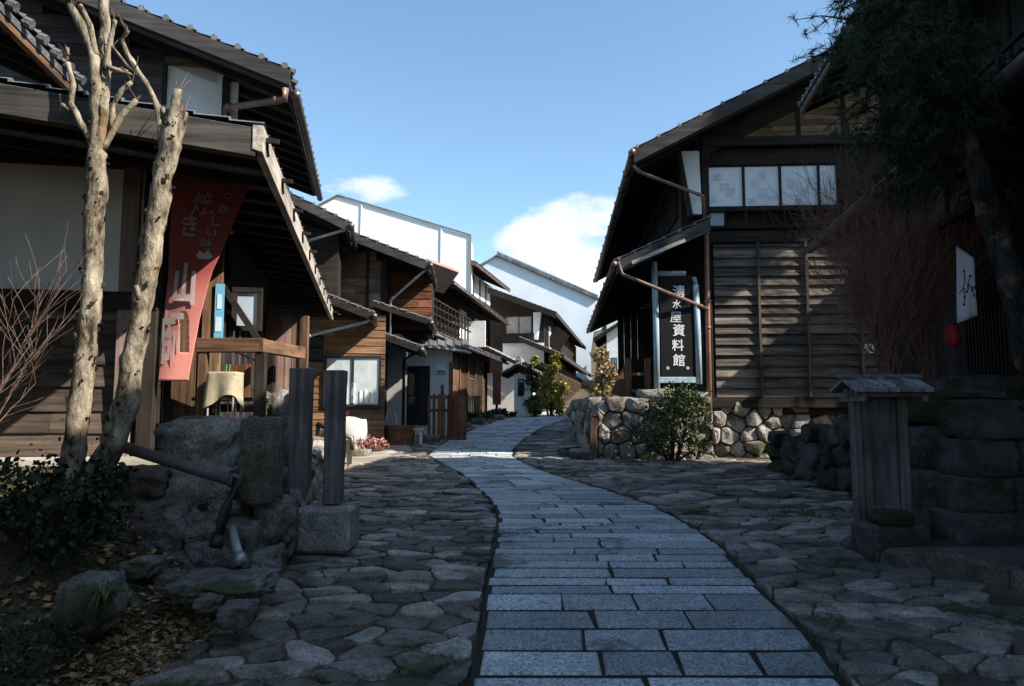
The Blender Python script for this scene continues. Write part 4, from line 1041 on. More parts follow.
# upper storey
c5 = P(452, 282, 24.5); e5 = H.loc(c5)
roof(H, e5.x, e5.y - .0, e5.z, 11.5, 1.3, .3, 1, M_tile, barge=.2, gut=M_gutter, raft=.5, name='upper_roof', tilebump=False)
uw_ = e5.x - .9; m = MB(); m.box((uw_ - .2, e5.y + .4, E_.z), (uw_ - .02, e5.y + 11, e5.z + .2)); H.part(m, 'upper_wall', W_dark('y'))
UP = ('u', uw_, 1); v = e5.y + .5
for k in range(7):
    if k in (3, 5): m = MB(); pb(m, UP, v, v + 1.3, E_.z + .5, e5.z - .2, 0, .03); H.part(m, 'plaster_panel', M_wplast)
    else: window(H, UP, v, v + 1.4, E_.z + .9, e5.z - .35, 2, name='upper_window')
    v += 1.5
# balcony rail
m = MB(); ru = uw_ + .45
for z in (E_.z + .7, E_.z + .95, E_.z + 1.2): m.box((ru, e5.y - 3.2, z), (ru + .05, e5.y + 5, z + .05))
q = e5.y - 3.2
while q < e5.y + 5: m.box((ru, q, E_.z + .2), (ru + .05, q + .05, E_.z + 1.25)); q += .55
H.part(m, 'balcony_rail', W_dark('y'))
# brown metal slope
m = MB(); pts = [P(427, 258, 22), P(459, 270, 22.6), P(444, 291, 23.4), P(432, 288, 23.2)]; q = [H.loc(p) for p in pts]
n0 = len(m.v); m.v += [tuple(p) for p in q] + [tuple(p - Vector((0, 0, .08))) for p in q]; m.f += [(0, 1, 2, 3), (7, 6, 5, 4), (0, 4, 5, 1), (1, 5, 6, 2), (2, 6, 7, 3), (3, 7, 4, 0)]
H.part(m, 'metal_awning', plain('rusty_sheet', (.36, .22, .17), (.5, .32, .26), 2, .6, .1))
m = MB(); m.box((-.75 - 3, .4, E_.z + .2), (-.8, e5.y + .4, e5.z + .2)); H.part(m, 'upper_wall', W_dark('y'))
m = MB(); pb(m, ('v', e5.y + 6, -1), uw_ - .2, uw_ + .9, E_.z + .2, e5.z - .6, 0, .1); H.part(m, 'white_wing_wall', M_wplast)
# porch fence
FN = Frame('picket_rail', 'reddish brown slatted porch fence in front of the white wall', 'fence', (P(447, 425, 19.8).x, 19.8, prof(19.8)), 0)
m = MB(); a = FN.onv(428, 395, 0); b_ = FN.onv(466, 424, 0)
for z in (a[1] - .1, a[1] - .45): m.box((a[0], 0, z), (b_[0], .05, z + .08))
FN.part(m, 'rail', W_red('x'))
m = MB(); q = a[0]
while q < b_[0] - .35: m.box((q, -.03, .0), (q + .07, -.003, a[1] + .02)); q += .13
FN.part(m, 'slats', W_red('z'))
m = MB(); m.box((b_[0] - .35, -.1, 0), (b_[0], .3, a[1] - .05)); FN.part(m, 'box_planter', W_red('z'))
m = MB(); m.box((FN.onv(449, 350, 0)[0], -.02, 0), (FN.onv(453, 350, 0)[0], .08, FN.onv(450, 362, 0)[1])); m.box((FN.onv(441, 350, 0)[0], -.02, 0), (FN.onv(444, 350, 0)[0], .08, FN.onv(450, 385, 0)[1])); FN.part(m, 'post', W_red('z'))
# round wooden tub + trestle
m = MB(); m.tube([(0, 0, 0), (0, 0, .5)], [.32, .38], 18); m.tube([(0, 0, .15), (0, 0, .19)], [.345, .35], 18); m.tube([(0, 0, .38), (0, 0, .42)], [.375, .38], 18)
ob = m.build('wooden_tub', W_red('z'), smooth=False); ob.location = (P(400, 425, 18.0).x, 18.0, prof(18) + .0); tag(ob, 'dark wooden tub beside the grey plaster bay', 'tub')
ob = MB(); 
for dx in (-.25, .25): ob.beam((dx, 0, 0), (dx * .3, .1, .85), .03, .03); ob.beam((dx, .3, 0), (dx * .3, .15, .85), .03, .03)
ob.beam((-.2, 0, .3), (.2, 0, .3), .03, .03); ob = ob.build('trestle', M_steel); ob.location = (P(392, 420, 18.6).x, 18.3, prof(18.3)); tag(ob, 'thin pale A shaped frame behind the wooden tub', 'stand')
m = MB(); m.box((-.3, -.15, .38), (.3, .15, .43)); 
for dx in (-.26, .2):
    for dy in (-.12, .06): m.box((dx, dy, 0), (dx + .06, dy + .06, .379))
ob = m.build('bench', W_grey('x')); ob.location = (P(413, 425, 18.2).x, 18.0, prof(18)); tag(ob, 'small grey bench between the tub and the porch fence', 'bench')
# flower bed and rubble, pipe bent
leafy('flower_bed', (P(368, 440, 16.2).x, 16.2, prof(16.2) + .1), [(0, 0, .12, .25, .5), (-.25, 0, .1, .2, .5), (.25, 0, .1, .22, .5)], 1400, .045, leafm('red_leaves', (.16, .03, .03), (.55, .30, .25)), 'low bed of red and pink leaved plants under the wide window', cat='plant')
RB = Frame('rubble_wall', 'low sunlit rubble stone wall at the foot of the board fence', 'stone wall', (P(262, 455, 12.9).x, 12.9, prof(12.9)), 0)
m = MB(); m.box((0, .1, -.2), (RB.onv(345, 440, 0)[0], .6, .5)); RB.part(m, 'core', M_joint)
m = MB(); rubble(m, ('v', .1, -1), 0, RB.onv(345, 440, 0)[0], -.1, .55, .3, .24, .08); RB.part(m, 'stone_face', M_wallstone)
m = MB(); rock(m, (0, 0, 0), (.8, .5, .22), 77, 0, .6, .1, 7); ob = m.build('rock', M_wallstone, smooth=True); ob.location = (P(372, 447, 15.6).x - .3, 15.2, prof(15.2) + .08); tag(ob, 'flat pale rock lying in the sun before the flower bed', 'rock')
m = MB(); rock(m, (0, 0, 0), (.7, .6, .9), 78, 0, .5, .14, 7); ob = m.build('rock', plain('pale_rock', (.45, .42, .38), (.62, .6, .56), 4), smooth=True); ob.location = (P(350, 420, 16.1).x, 16.3, prof(16) + .35); tag(ob, 'upright pale boulder under the sunlit window behind the posts', 'rock')
m = MB(); rock(m, (0, 0, 0), (.55, .4, .35), 79, 0, .5, .14, 7); ob = m.build('rock', M_wallstone, smooth=True); ob.location = (P(328, 450, 14.2).x, 14.2, prof(14) + .12); tag(ob, 'rounded rock between the rubble wall and the right wooden post', 'rock')
m = MB(); pts = [P(318, 424, 13.2), P(335, 432, 13.0), P(352, 438, 12.9), P(352, 450, 12.9)]; o_ = pts[-1].copy(); o_.z = prof(12.9); m.tube([p - o_ for p in pts], .045, 8); m.tube([pts[0] - o_, Vector((pts[0].x, pts[0].y, prof(13)) ) - o_], .04, 8)
ob = m.build('handrail', M_gutter, smooth=True); ob.location = o_; tag(ob, 'low bent metal handrail behind the wooden posts', 'handrail')
# long log on ground
# ---- white wrapped house
V = Frame('wrapped_house', 'tall house wrapped in white scaffold sheeting above the near roofs', 'house', (P(400, 300, 36.6).x, 36.6, 1.0), 0)
a = V.onv(338, 196, 0); b_ = V.onv(470, 236, 0); c = V.onv(300, 216, 0)
def penta(mb, pts, v0, v1):
    n = len(mb.v); k = len(pts); mb.v += [(s, v0, z) for s, z in pts] + [(s, v1, z) for s, z in pts]
    mb.f.append(tuple(range(n, n + k))); mb.f.append(tuple(range(n + 2 * k - 1, n + k - 1, -1)))
    for i in range(k): j = (i + 1) % k; mb.f.append((n + i, n + k + i, n + k + j, n + j))
m = MB()
edge = []; K = 40
pts = [(c[0], 0), (b_[0], 0)]
sag = [(b_[0] + (a[0] - b_[0]) * i / 14, b_[1] + (a[1] - b_[1]) * i / 14 - .02 * math.sin(math.pi * ((i * 3 / 14) % 1))) for i in range(15)]
penta(m, pts + sag + [(c[0], c[1])], 0, 3); V.part(m, 'sheeting', M_sheet)
m = MB()
for px in (361, 441):
    s = V.onv(px, 220, 0)[0]; zt_ = a[1] + (b_[1] - a[1]) * (s - a[0]) / (b_[0] - a[0]); m.tube([(s, .03, 2), (s, .03, zt_ - .02)], .09, 6)
V.part(m, 'sheet_fold', M_sheet)
m = MB(); m.beam((a[0], -.05, a[1] + .03), (b_[0] + .05, -.05, b_[1] + .03), .07, .07); m.beam((a[0], -.05, a[1] + .03), (c[0], -.05, c[1] + .03), .07, .07); m.beam((b_[0] + .04, -.05, 2), (b_[0] + .04, -.05, b_[1]), .06, .06); V.part(m, 'scaffold_pole', M_copper)
# ---- house 5
c5 = P(510, 290, 46); V = Frame('plaster_house', 'house with brown eave, white plaster bays and a board balcony beyond the wrapped house', 'house', (c5.x, c5.y, 1.7), -math.atan(.2)); E_ = V.loc(c5)
s0 = 9
roof(V, 0, -s0, E_.z, s0, 3.0, .45, 1, M_tile, barge=.2, raft=.5, tilebump=False, wm=W_mid('y'))
m = MB(); m.box((-4.5, -s0 + .5, -1), (-1.0, -.6, E_.z + .1)); V.part(m, 'wall', M_wplast)
SPl = ('u', -1.0, 1)
m = MB()
for k in range(8): pb(m, SPl, -s0 + .5 + k * 1.5, -s0 + .6 + k * 1.5, 0, E_.z, 0, .06)
V.part(m, 'post', W_dark('z'))
m = MB(); vboards(m, ('u', -.9, 1), -8.5, -1.2, E_.z - 2.7, E_.z - 1.2, .35); V.part(m, 'balcony_boards', W_mid('z'))
for k in range(3): window(V, ('v', -s0 + .5, -1), -4 + k * 1.0, -3.2 + k * 1.0, E_.z - 2.6, E_.z - .6, 1, name='window')
V.part((lambda mm: (mm.slab((-.2, E_.z - 3.2), (-2, E_.z - 2.5), -6, 3, .1), mm)[1])(MB()), 'lower_roof', M_tile)
# ---- house 6 big dark eave with white walls
c6 = P(555, 312, 38.5); th6 = -math.atan(.17)
H = Frame('eaved_house', 'two storey house with dark tiled roofs and white gable at the street bend', 'house', (c6.x, c6.y, 1.7), th6); E_ = H.loc(c6)
a = H.onv(495, 290, 0); s6 = (a[1] - E_.z) / (0 - a[0])
roof(H, 0, 0, E_.z, 23, 3.6, s6, 1, M_tile, barge=.3, raft=.5, tilebump=False)
vw = .9; pl = ('v', vw, -1); sx = lambda px: H.onv(px, 330, vw)[0]; zy = lambda py: H.onv(530, py, vw)[1]
wallr = sx(544)
m = MB(); m.box((sx(490), vw + .02, -1), (wallr, vw + 21, E_.z + .0)); m.hexa([(sx(490), vw + .02, E_.z), (wallr, vw + .02, E_.z), (wallr, vw + 5, E_.z), (sx(490), vw + 5, E_.z), (sx(490), vw + .02, E_.z - .2 - s6 * sx(490)), (wallr, vw + .02, E_.z + .15), (wallr, vw + 5, E_.z + .15), (sx(490), vw + 5, E_.z - .2 - s6 * sx(490))]); H.part(m, 'wall', W_dark('x'))
m = MB(); pb(m, pl, sx(503), wallr, -.5, zy(343), 0, .06); H.part(m, 'plaster_panel', M_wplast)
m = MB(); m.hexa([(sx(534), vw - .3, zy(340)), (sx(538), vw - .3, zy(340)), (sx(538), vw, zy(340)), (sx(534), vw, zy(340)), (sx(534), vw - .3, zy(313)), (sx(542), vw - .3, zy(313)), (sx(542), vw, zy(313)), (sx(534), vw, zy(313))]); H.part(m, 'white_wing_wall', M_wplast)
window(H, pl, sx(506), sx(532), zy(334), zy(316), 2, n=.05, fm=W_red('x'), pm=plain('paper_panes', (.22, .22, .21), (.38, .37, .35), 2, .6, .05))
m = MB(); pb(m, pl, sx(503), sx(535), zy(343), zy(334), .0, .35); H.part(m, 'balcony', W_dark('x'))
SPl = ('u', wallr, 1)
for k in range(5):
    m = MB(); pb(m, SPl, vw + .3 + k * 1.7, vw + 1.2 + k * 1.7, E_.z - 2.4, E_.z - .4, 0, .04); H.part(m, 'plaster_panel', M_wplast) if k % 2 else None
    window(H, SPl, vw + .4 + k * 1.7, vw + 1.7 + k * 1.7, E_.z - 2.2, E_.z - .8, 2, name='window') if k % 2 == 0 else None
    m = MB(); m.beam((wallr + .1, vw + .4 + k * 1.7, E_.z - .9), (wallr + .7, vw + .4 + k * 1.7, E_.z - 1.3), .06, 1.2); H.part(m, 'shutter', W_dark('x')) if k in (1, 2) else None
# lower roof of 6 : verge from (500,345)
l6 = P(560, 362, 36.5); l = H.loc(l6)
roof(H, .6, l.y, l.z + .35, 22, 2.2, .42, 1, M_tile, barge=.18, raft=.5, tilebump=False, name='lower_roof', fascia=.15)
m = MB(); m.box((.0, l.y + 1.2, -.5), (-2, l.y + 21, l.z)); H.part(m, 'shop_wall', W_dark('x'))
for k in range(9): window(H, ('u', 0, 1), l.y + 1.4 + k * 2.1, l.y + 3.1 + k * 2.1, .3, l.z - .4, 3, rows=2, name='sliding_door', fm=W_mid('z'))
# tiled low eave in front (500,345)->(530,368)
l7 = P(533, 370, 34); q = H.loc(l7); roof(H, q.x, q.y, q.z, 3.5, 2.3, .5, 1, M_tilelight, barge=.15, raft=.5, name='pent_roof', tilebump=False)
m = MB(); m.box((q.x - 2.2, q.y + .3, -.5), (q.x - .3, q.y + 3, q.z - .1)); H.part(m, 'plaster_wall', M_cream)
# storehouse
SH = Frame('storehouse', 'small white plastered storehouse with tiled hood beside the green shrub', 'storehouse', (P(522, 405, 31).x, 31, prof(31)), -.1)
a = SH.onv(514, 405, 0); b_ = SH.onv(531, 374, 0); m = MB(); m.box((a[0], 0, -.2), (b_[0], 1.6, b_[1])); SH.part(m, 'wall', M_wplast)
window(SH, ('v', 0, -1), SH.onv(518, 390, 0)[0], SH.onv(524, 390, 0)[0], SH.onv(520, 396, 0)[1], SH.onv(520, 379, 0)[1], 1, n=.03, rows=2)
roof(SH, b_[0] + .25, -.3, b_[1] + .02, 2.2, .75, .5, 1, M_tilelight, both=True, barge=.1, raft=.4, tilebump=False)
# far wrapped roof
V = Frame('sheeted_house', 'distant house under pale blue sheeting with a dark tiled ridge line', 'house', (P(540, 300, 66).x, 66, 1.5), 0)
a = V.onv(497, 256, 0); b_ = V.onv(598, 300, 0); c = V.onv(470, 272, 0); d = V.onv(591, 352, 0); m = MB()
penta(m, [(c[0], 0), (d[0], 0), (d[0], d[1]), (b_[0], b_[1]), (a[0], a[1]), (c[0], c[1])], 0, 9); V.part(m, 'sheeting', M_sheetblue)
m = MB(); K = 46
for i in range(K):
    t0 = i / K; s = a[0] + (b_[0] - a[0]) * t0; z = a[1] + (b_[1] - a[1]) * t0; m.box((s, -.35, z - .06), (s + .17, .3, z + .36)); 
m.slab((a[0], a[1] + .25), (b_[0], b_[1] + .25), -.25, .25, .22); m.slab((c[0], c[1] + .12), (a[0], a[1] + .12), -.25, .25, .16); V.part(m, 'verge_tiles', M_tile)
# far end house
V = Frame('distant_house', 'far white walled house at the top of the street beside the museum eave', 'house', (P(612, 380, 56).x, 56, 2.5), -.15)
a = V.onv(606, 352, 0); b_ = V.onv(640, 352, 0); zt_ = V.onv(600, 302, 0)[1]; z0_ = V.onv(600, 352, 0)[1]; zb_ = V.onv(600, 400, 0)[1]
sl_ = V.onv(596, 300, 0)
roof(V, 0 + V.onv(594, 345, 0)[0], 0, V.onv(594, 338, 0)[1], 8, 6, .62, -1, M_tile, barge=.3, both=True, raft=.6, tilebump=False)
m = MB(); m.box((V.onv(600, 352, 0)[0], .8, zb_ - 2), (V.onv(640, 352, 0)[0] + 4, 7, z0_ + .2)); V.part(m, 'wall', M_wplast)
m = MB(); m.box((V.onv(600, 352, 0)[0] + .5, .85, z0_ + .201), (V.onv(640, 352, 0)[0] + 3, 6.9, z0_ + 2.6)); V.part(m, 'upper_wall', M_wplast)
window(V, ('v', .8, -1), V.onv(611, 352, 0)[0], V.onv(617, 352, 0)[0], V.onv(611, 375, 0)[1], V.onv(611, 357, 0)[1], 2)
m = MB(); m.slab((V.onv(590, 385, -1.2)[0], V.onv(590, 352, -1.2)[1]), (V.onv(640, 385, -1.2)[0], V.onv(640, 385, -1.2)[1]), -1.4, 1, .2); V.part(m, 'lower_roof', M_tile)
# street side greenery
def bush(px, py, Y, blobs, n, size, mat, label, name='garden_shrub', cat='shrub', stem=M_darkbark):
    p = P(px, py, Y); p.z = prof(Y); return leafy(name, p, blobs, n, size, mat, label, cat, stem)
bush(550, 405, 31.5, [(0, 0, .6, .6), (-.3, 0, 1.4, .5), (.4, 0, 1.2, .4), (.1, 0, 2.0, .4), (-.5, 0, 2.3, .3), (.3, 0, 2.5, .25), (.5, 0, .4, .4)], 2600, .1, M_yellowleaf, 'leafy green and yellow garden shrub beside the white storehouse')
bush(535, 408, 31, [(0, 0, .5, .5), (-.3, 0, 1.3, .4), (-.25, 0, 2.0, .35)], 1400, .12, M_shrubleaf, 'dark green bush growing against the storehouse corner')
bush(603, 408, 40, [(0, 0, .8, .8), (.2, 0, 1.9, .7), (-.1, 0, 2.8, .5)], 2200, .14, M_autumn, 'dry brown autumn bush by the roadside at the top of the street')
bush(622, 392, 62, [(0, 0, 1.5, 1.8), (.5, 0, 4.0, 1.8), (1.5, 0, 2.5, 2), (-.5, 0, 5.2, 1.2)], 4200, .3, M_yellowleaf, 'distant yellow green tree seen under the museum eave', 'broadleaf_tree', 'tree')
for i, (px, Y, hh) in enumerate(((485, 29, .25), (500, 30.5, .3), (470, 27.5, .25), (460, 26, .3))):
    lab = ['low dark hedge plants between street and porch house, nearest the storehouse but one', 'low plants in front of the storehouse wall', 'low plants by the porch house doors, second from the fence', 'low plants by the porch house doors, next to the fence'][i]
    bush(px, 410, Y, [(0, 0, .18, .35, .6), (.35, .5, .2, .35, .6)], 500, .08, (M_shrubleaf, M_darkleaf)[i % 2], lab, 'roadside_plant', 'plant', None)
for i, (px, py, Y, s, lab) in enumerate(((499, 412, 29, .5, 'pale roadside rock nearest the storehouse'), (432, 408, 19.3, .45, 'rounded stone at the foot of the porch fence'), (478, 416, 26.5, .55, 'grey rock beside the path below the porch house'), (466, 418, 25, .4, 'small rock at the path edge left of the grey rock'))):
    m = MB(); rock(m, (0, 0, 0), (s, s * .8, s * .6), 90 + i, 0, .4, .15, 6); ob = m.build('rock', M_wallstone, smooth=True); ob.location = (P(px, py, Y).x, Y, prof(Y) + s * .15); tag(ob, lab, 'rock')
# sign post in front of porch house
SG = Frame('sign_board', 'tall narrow brown sign board standing by the porch house', 'sign', (P(497, 410, 29.5).x, 29.0, prof(29.)), 0)
m = MB(); m.box((-.16, 0, .6), (.16, .06, 1.9)); SG.part(m, 'board', W_red('z')); m = MB(); m.box((-.05, .061, 0), (.05, .12, 1.7)); SG.part(m, 'post', W_dark('z'))
m = MB(); m.box((-.45, -.2, .0), (.35, .1, .16)); 
# wooden ramp in the sun
m = MB(); m.box((-.9, -.3, 0), (.9, .3, .05)); ob = m.build('wooden_ramp', W_grey('x')); ob.location = (P(578, 407, 37).x, 37, prof(37) + .1); ob.rotation_euler = (0, .12, 0); tag(ob, 'pale sunlit plank ramp at the roadside by the bend', 'ramp')
# ================================================================== RIGHT: museum house
c = P(637, 148, 14.2)
H = Frame('museum_house', 'big dark clapboard house with overhanging upper storey and papered windows on a rubble base', 'house', (c.x, c.y, 0), -math.atan(.06)); E_ = H.loc(c)
a = H.onv(835, 48, 0); sM = (a[1] - E_.z) / (a[0] - E_.x); runM = 5.2
beamM = wood('beam', (.018, .017, .017), (.075, .068, .066), 'x')
roof(H, E_.x, 0, E_.z, 14.5, runM, sM, -1, M_tilelight, both=True, barge=.27, raft=.42, period=.3, course=.42, wm=beamM, gut=M_copper)
vw = 1.25; pl = ('v', vw, -1)
def X(px, py=300): return H.onv(px, py, vw)[0]
def Z(py, px=760): return H.onv(px, py, vw)[1]
uL = X(708); uR = X(862) + 2.2; zs = Z(400)
zr = lambda s: E_.z + sM * (s - E_.x) - .15 if s < E_.x + runM else E_.z + sM * (2 * runM - (s - E_.x)) - .15
# body
ridge = E_.x + runM
m = MB()
def gable_prism(m, s0, s1, v0, v1, zb):
    pts = [(s0, zb), (s1, zb), (s1, zr(s1))] + ([(ridge, zr(ridge))] if s0 < ridge < s1 else []) + [(s0, zr(s0))]; penta(m, pts, v0, v1)
gable_prism(m, uL + .02, uR, vw + .06, 13.5, zs - .3); H.part(m, 'wall', W_dark('x'))
# clapboards ground floor
m = MB(); clad(m, pl, uL + .12, uR, zs + .06, Z(243), .21, .0, .06, brk=2.6, jit=.12); H.part(m, 'plank_wall', wood('museum', (.014, .011, .01), (.25, .205, .17), 'x'))
m = MB()
for px in (757, 805, 858): pb(m, pl, X(px), X(px) + .05, zs + .06, Z(243), .05, .11)
H.part(m, 'batten', W_weather('z'))
m = MB(); pb(m, pl, uL - .03, uR, zs - .16, zs + .06, -.05, .07); H.part(m, 'sill_beam', W_dark('x'), bevel=.01)
m = MB(); pb(m, pl, uL - .05, uR, Z(243), Z(232), -.05, .10); pb(m, pl, uL - .05, uR, Z(147), Z(138), -.05, .12); H.part(m, 'beam', W_dark('x'), bevel=.01)
# upper gable boards
m = MB(); clad(m, pl, uL - .3, uR, Z(138), Z(60) + 1.2, .13, .0, .015, brk=1.6, clip=lambda z: (max(uL - .3, E_.x + (z + .2 - E_.z + .15) / sM), uR)); H.part(m, 'gable_boards', wood('gable', (.07, .045, .028), (.30, .19, .11), 'x'))
m = MB(); m.slab((uL - .2, zr(uL - .2) + .02), (ridge, zr(ridge) + .02), vw - .075, vw - .001, .42); H.part(m, 'rake_board', W_dark('x'))
m = MB()
for px in (795, 840): pb(m, pl, X(px, 100), X(px, 100) + .08, Z(138), zr(X(px, 100)) - .1, .0, .05)
H.part(m, 'gable_post', W_dark('z'))
# window band
M_patch = plain('paper_patch', (.46, .50, .55), (.62, .65, .68), 3, .6, .05)
zt_, zb_ = Z(166), Z(208)
wb = [708, 746, 783, 822, 841]
for i in range(4):
    window(H, pl, X(wb[i]) + .0, X(wb[i + 1]), zb_, zt_, 1, n=.05, fw=.028, pm=M_paper, name='papered_window')
    pp_ = MB()
    for _ in range(5): a0 = U(X(wb[i]) + .06, X(wb[i + 1]) - .25); c0 = U(zb_ + .05, zt_ - .3); nn = .0505 + .001 * _; pb(pp_, pl, a0, a0 + U(.1, .2), c0, c0 + U(.1, .25), .049, nn); H.part(pp_, 'paper_patch', M_patch); pp_ = MB()
m = MB(); pb(m, pl, X(708), X(841), zb_ - .09, zb_, 0, .14); pb(m, pl, X(708), X(841), zt_, zt_ + .07, 0, .12); 
for px in (725, 746, 764, 785, 803, 822): pb(m, pl, X(px), X(px) + .03, zb_ - .42, zb_ - .09, .10, .13)
pb(m, pl, X(708), X(841), zb_ - .46, zb_ - .4, .0, .14); H.part(m, 'window_rail', W_dark('z'))
m = MB(); pb(m, pl, X(712), X(727), zb_ - .4, zb_ - .1, .02, .05); H.part(m, 'pale_pane', plain('sky_tone_glass', (.30, .36, .42), (.42, .48, .55), 2, .15, .02, .8))
# corner post and white wing
m = MB(); pb(m, pl, uL - .08, uL + .06, zs - .1, Z(140), -.06, .11); H.part(m, 'corner_post', W_dark('z'), bevel=.01)
m = MB(); a = H.onv(680, 151, vw - .1); b_ = H.onv(699, 151, vw - .1); d = H.onv(702, 214, vw - .1); e = H.onv(693, 214, vw - .1)
m.v += [(a[0], vw - .1, a[1]), (b_[0], vw - .1, b_[1]), (d[0], vw - .1, d[1]), (e[0], vw - .1, e[1])] + [(a[0], vw, a[1]), (b_[0], vw, b_[1]), (d[0], vw, d[1]), (e[0], vw, e[1])]
m.f += [(0, 3, 2, 1), (4, 5, 6, 7), (0, 1, 5, 4), (1, 2, 6, 5), (2, 3, 7, 6), (3, 0, 4, 7)]; H.part(m, 'white_wing_wall', M_wplast)
m = MB(); m.beam((a[0] - .03, vw - .08, a[1]), (e[0] - .05, vw - .08, e[1] - .05), .09, .12, (0, 1, 0)); H.part(m, 'wing_frame', W_dark('z'))
# street-side: upper jetty wall and lower recessed wall
UP = ('u', uL - .45, -1); m = MB(); m.box((uL - .45, vw + .4, Z(228)), (uL, 13.4, zr(uL - .4) - .1)); H.part(m, 'street_wall', W_dark('y'))
for k in range(6): lattice(H, ('u', uL - .45, -1), vw + .8 + k * 1.9, vw + 2.4 + k * 1.9, Z(208) + .0, Z(165), .1, .03)
m = MB(); m.box((uL - .05, vw + .3, zs - .3), (uL + .1, 13.4, Z(228))); H.part(m, 'street_wall', W_dark('y'))
for k in range(6): window(H, ('u', uL - .05, -1), vw + 2.2 + k * 1.8, vw + 3.7 + k * 1.8, zs, zs + 1.7, 3, rows=3, name='sliding_door')
# pent roof
le = P(619, 260, 14.5); l = H.loc(le); b_ = H.onv(710, 218, l.y); sP = (b_[1] - l.z) / (b_[0] - l.x)
rp = roof(H, l.x, l.y, l.z, 12.5, b_[0] - l.x, sP, -1, M_tile, barge=.26, raft=.4, wm=beamM, gut=M_copper, course=.3, name='pent_roof')
m = MB(); q0 = H.onv(632, 263, l.y - .1); q1 = H.onv(685, 240, l.y - .1); m.beam((q0[0], l.y - .1, q0[1]), (q1[0], l.y - .1, q1[1]), .05, .07); m.build('verge_strip', wood('palewood', (.30, .27, .23), (.66, .62, .55), 'x'), rp)
# posts carrying pent eave
for k in range(0):
    m = MB(); m.box((uL - 1.25, 3.2 + k * 2.6, zs - .1), (uL - 1.13, 3.32 + k * 2.6, l.z + sP * (uL - 1.2 - l.x) - .15)); H.part(m, 'porch_post', W_mid('z'))
m = MB(); vboards(m, ('v', 9.0, -1), uL - 1.25, uL, zs - .3, l.z + .2, .2); H.part(m, 'porch_partition', W_dark('z'))
# pipes
py0 = l.y - .05
g0 = H.onv(618, 262, py0); g1 = H.onv(622, 274, py0); g2 = H.onv(708, 309, vw - .25); g3 = H.onv(711, 456, vw - .25)
pipe(H, [(g0[0], py0, g0[1]), (g1[0], py0, g1[1]), (g2[0], vw - .25, g2[1])], .036, M_copper)
pipe(H, [(H.onv(706, 222, vw - .22)[0], vw - .22, H.onv(706, 222, vw - .22)[1]), (g2[0], vw - .22, g2[1]), (g3[0], vw - .22, g3[1])], .05, plain('rust_pipe', (.20, .09, .06), (.36, .18, .12), 4, .5, .1, .5, .2))
u0 = H.onv(634, 165, .2); u1 = H.onv(640, 172, .2); u2 = H.onv(703, 196, vw - .2); u3 = H.onv(705, 218, vw - .2)
pipe(H, [(u0[0], .2, u0[1]), (u1[0], .2, u1[1]), (u2[0], vw - .2, u2[1]), (u3[0], vw - .2, u3[1])], .036, M_copper)
# meter box
m = MB(); pb(m, pl, X(859), X(872), Z(354), Z(345), .04, .12); H.part(m, 'meter_box', M_cream)
# signboard
sc = P(677, 385, 15.05)
G = Frame('name_board', 'tall black museum name board in a pale blue wooden frame with white brushed characters', 'sign', (sc.x, sc.y, sc.z), 0)
def gq(px, py): return G.onv(px, py, 0)
bluew = wood('paleblue', (.22, .32, .38), (.42, .52, .58), 'z', .7, .3)
m = MB(); a = gq(660, 275); b_ = gq(697, 381); m.box((a[0], .02, b_[1]), (b_[0], .08, a[1])); G.part(m, 'board', flat('black_lacquer', (.012, .012, .013), .55, .15))
def post(px0, y0, px1, y1, w, name='frame_post'):
    m = MB(); a = gq(px0, y0); b_ = gq(px1, y1); m.tube([(a[0], .04, a[1]), ((a[0] + b_[0]) / 2 + .01, .04, (a[1] + b_[1]) / 2), (b_[0], .04, b_[1])], w, 10); G.part(m, name, bluew, smooth=True)
post(654.5, 262, 657.5, 392, .062); post(696, 285, 699.5, 384, .066); post(694, 277, 696, 286, .05)
m = MB(); a = gq(657, 377); b_ = gq(699, 383); m.box((a[0], .0, b_[1]), (b_[0], .07, a[1])); G.part(m, 'frame_rail', bluew, bevel=.01)
m = MB(); a = gq(657, 270.5); b_ = gq(686, 276); m.tube([(a[0], .03, (a[1] + b_[1]) / 2), (b_[0], .03, (a[1] + b_[1]) / 2 - .0)], .055, 10); G.part(m, 'frame_rail', bluew, smooth=True)
m = MB()
for ch, px, py, sz in (('清', 679, 291, .25), ('水', 677, 304, .18), ('屋', 676, 317, .23), ('資', 679, 330, .25), ('料', 678, 345, .24), ('館', 679, 360, .25)):
    s, z = gq(px, py); add_glyph(m, ch, lambda x, y, zz, s=s, z=z: (s + x, .016 - zz * .2, z + y), sz, .0 if ch == '屋' else .012, U(-.04, .04))
for px in (668, 688): s, z = gq(px, 368); add_glyph(m, '田', lambda x, y, zz, s=s, z=z: (s + x, .016 - zz * .2, z + y), .055, .03)
G.part(m, 'lettering', M_white)
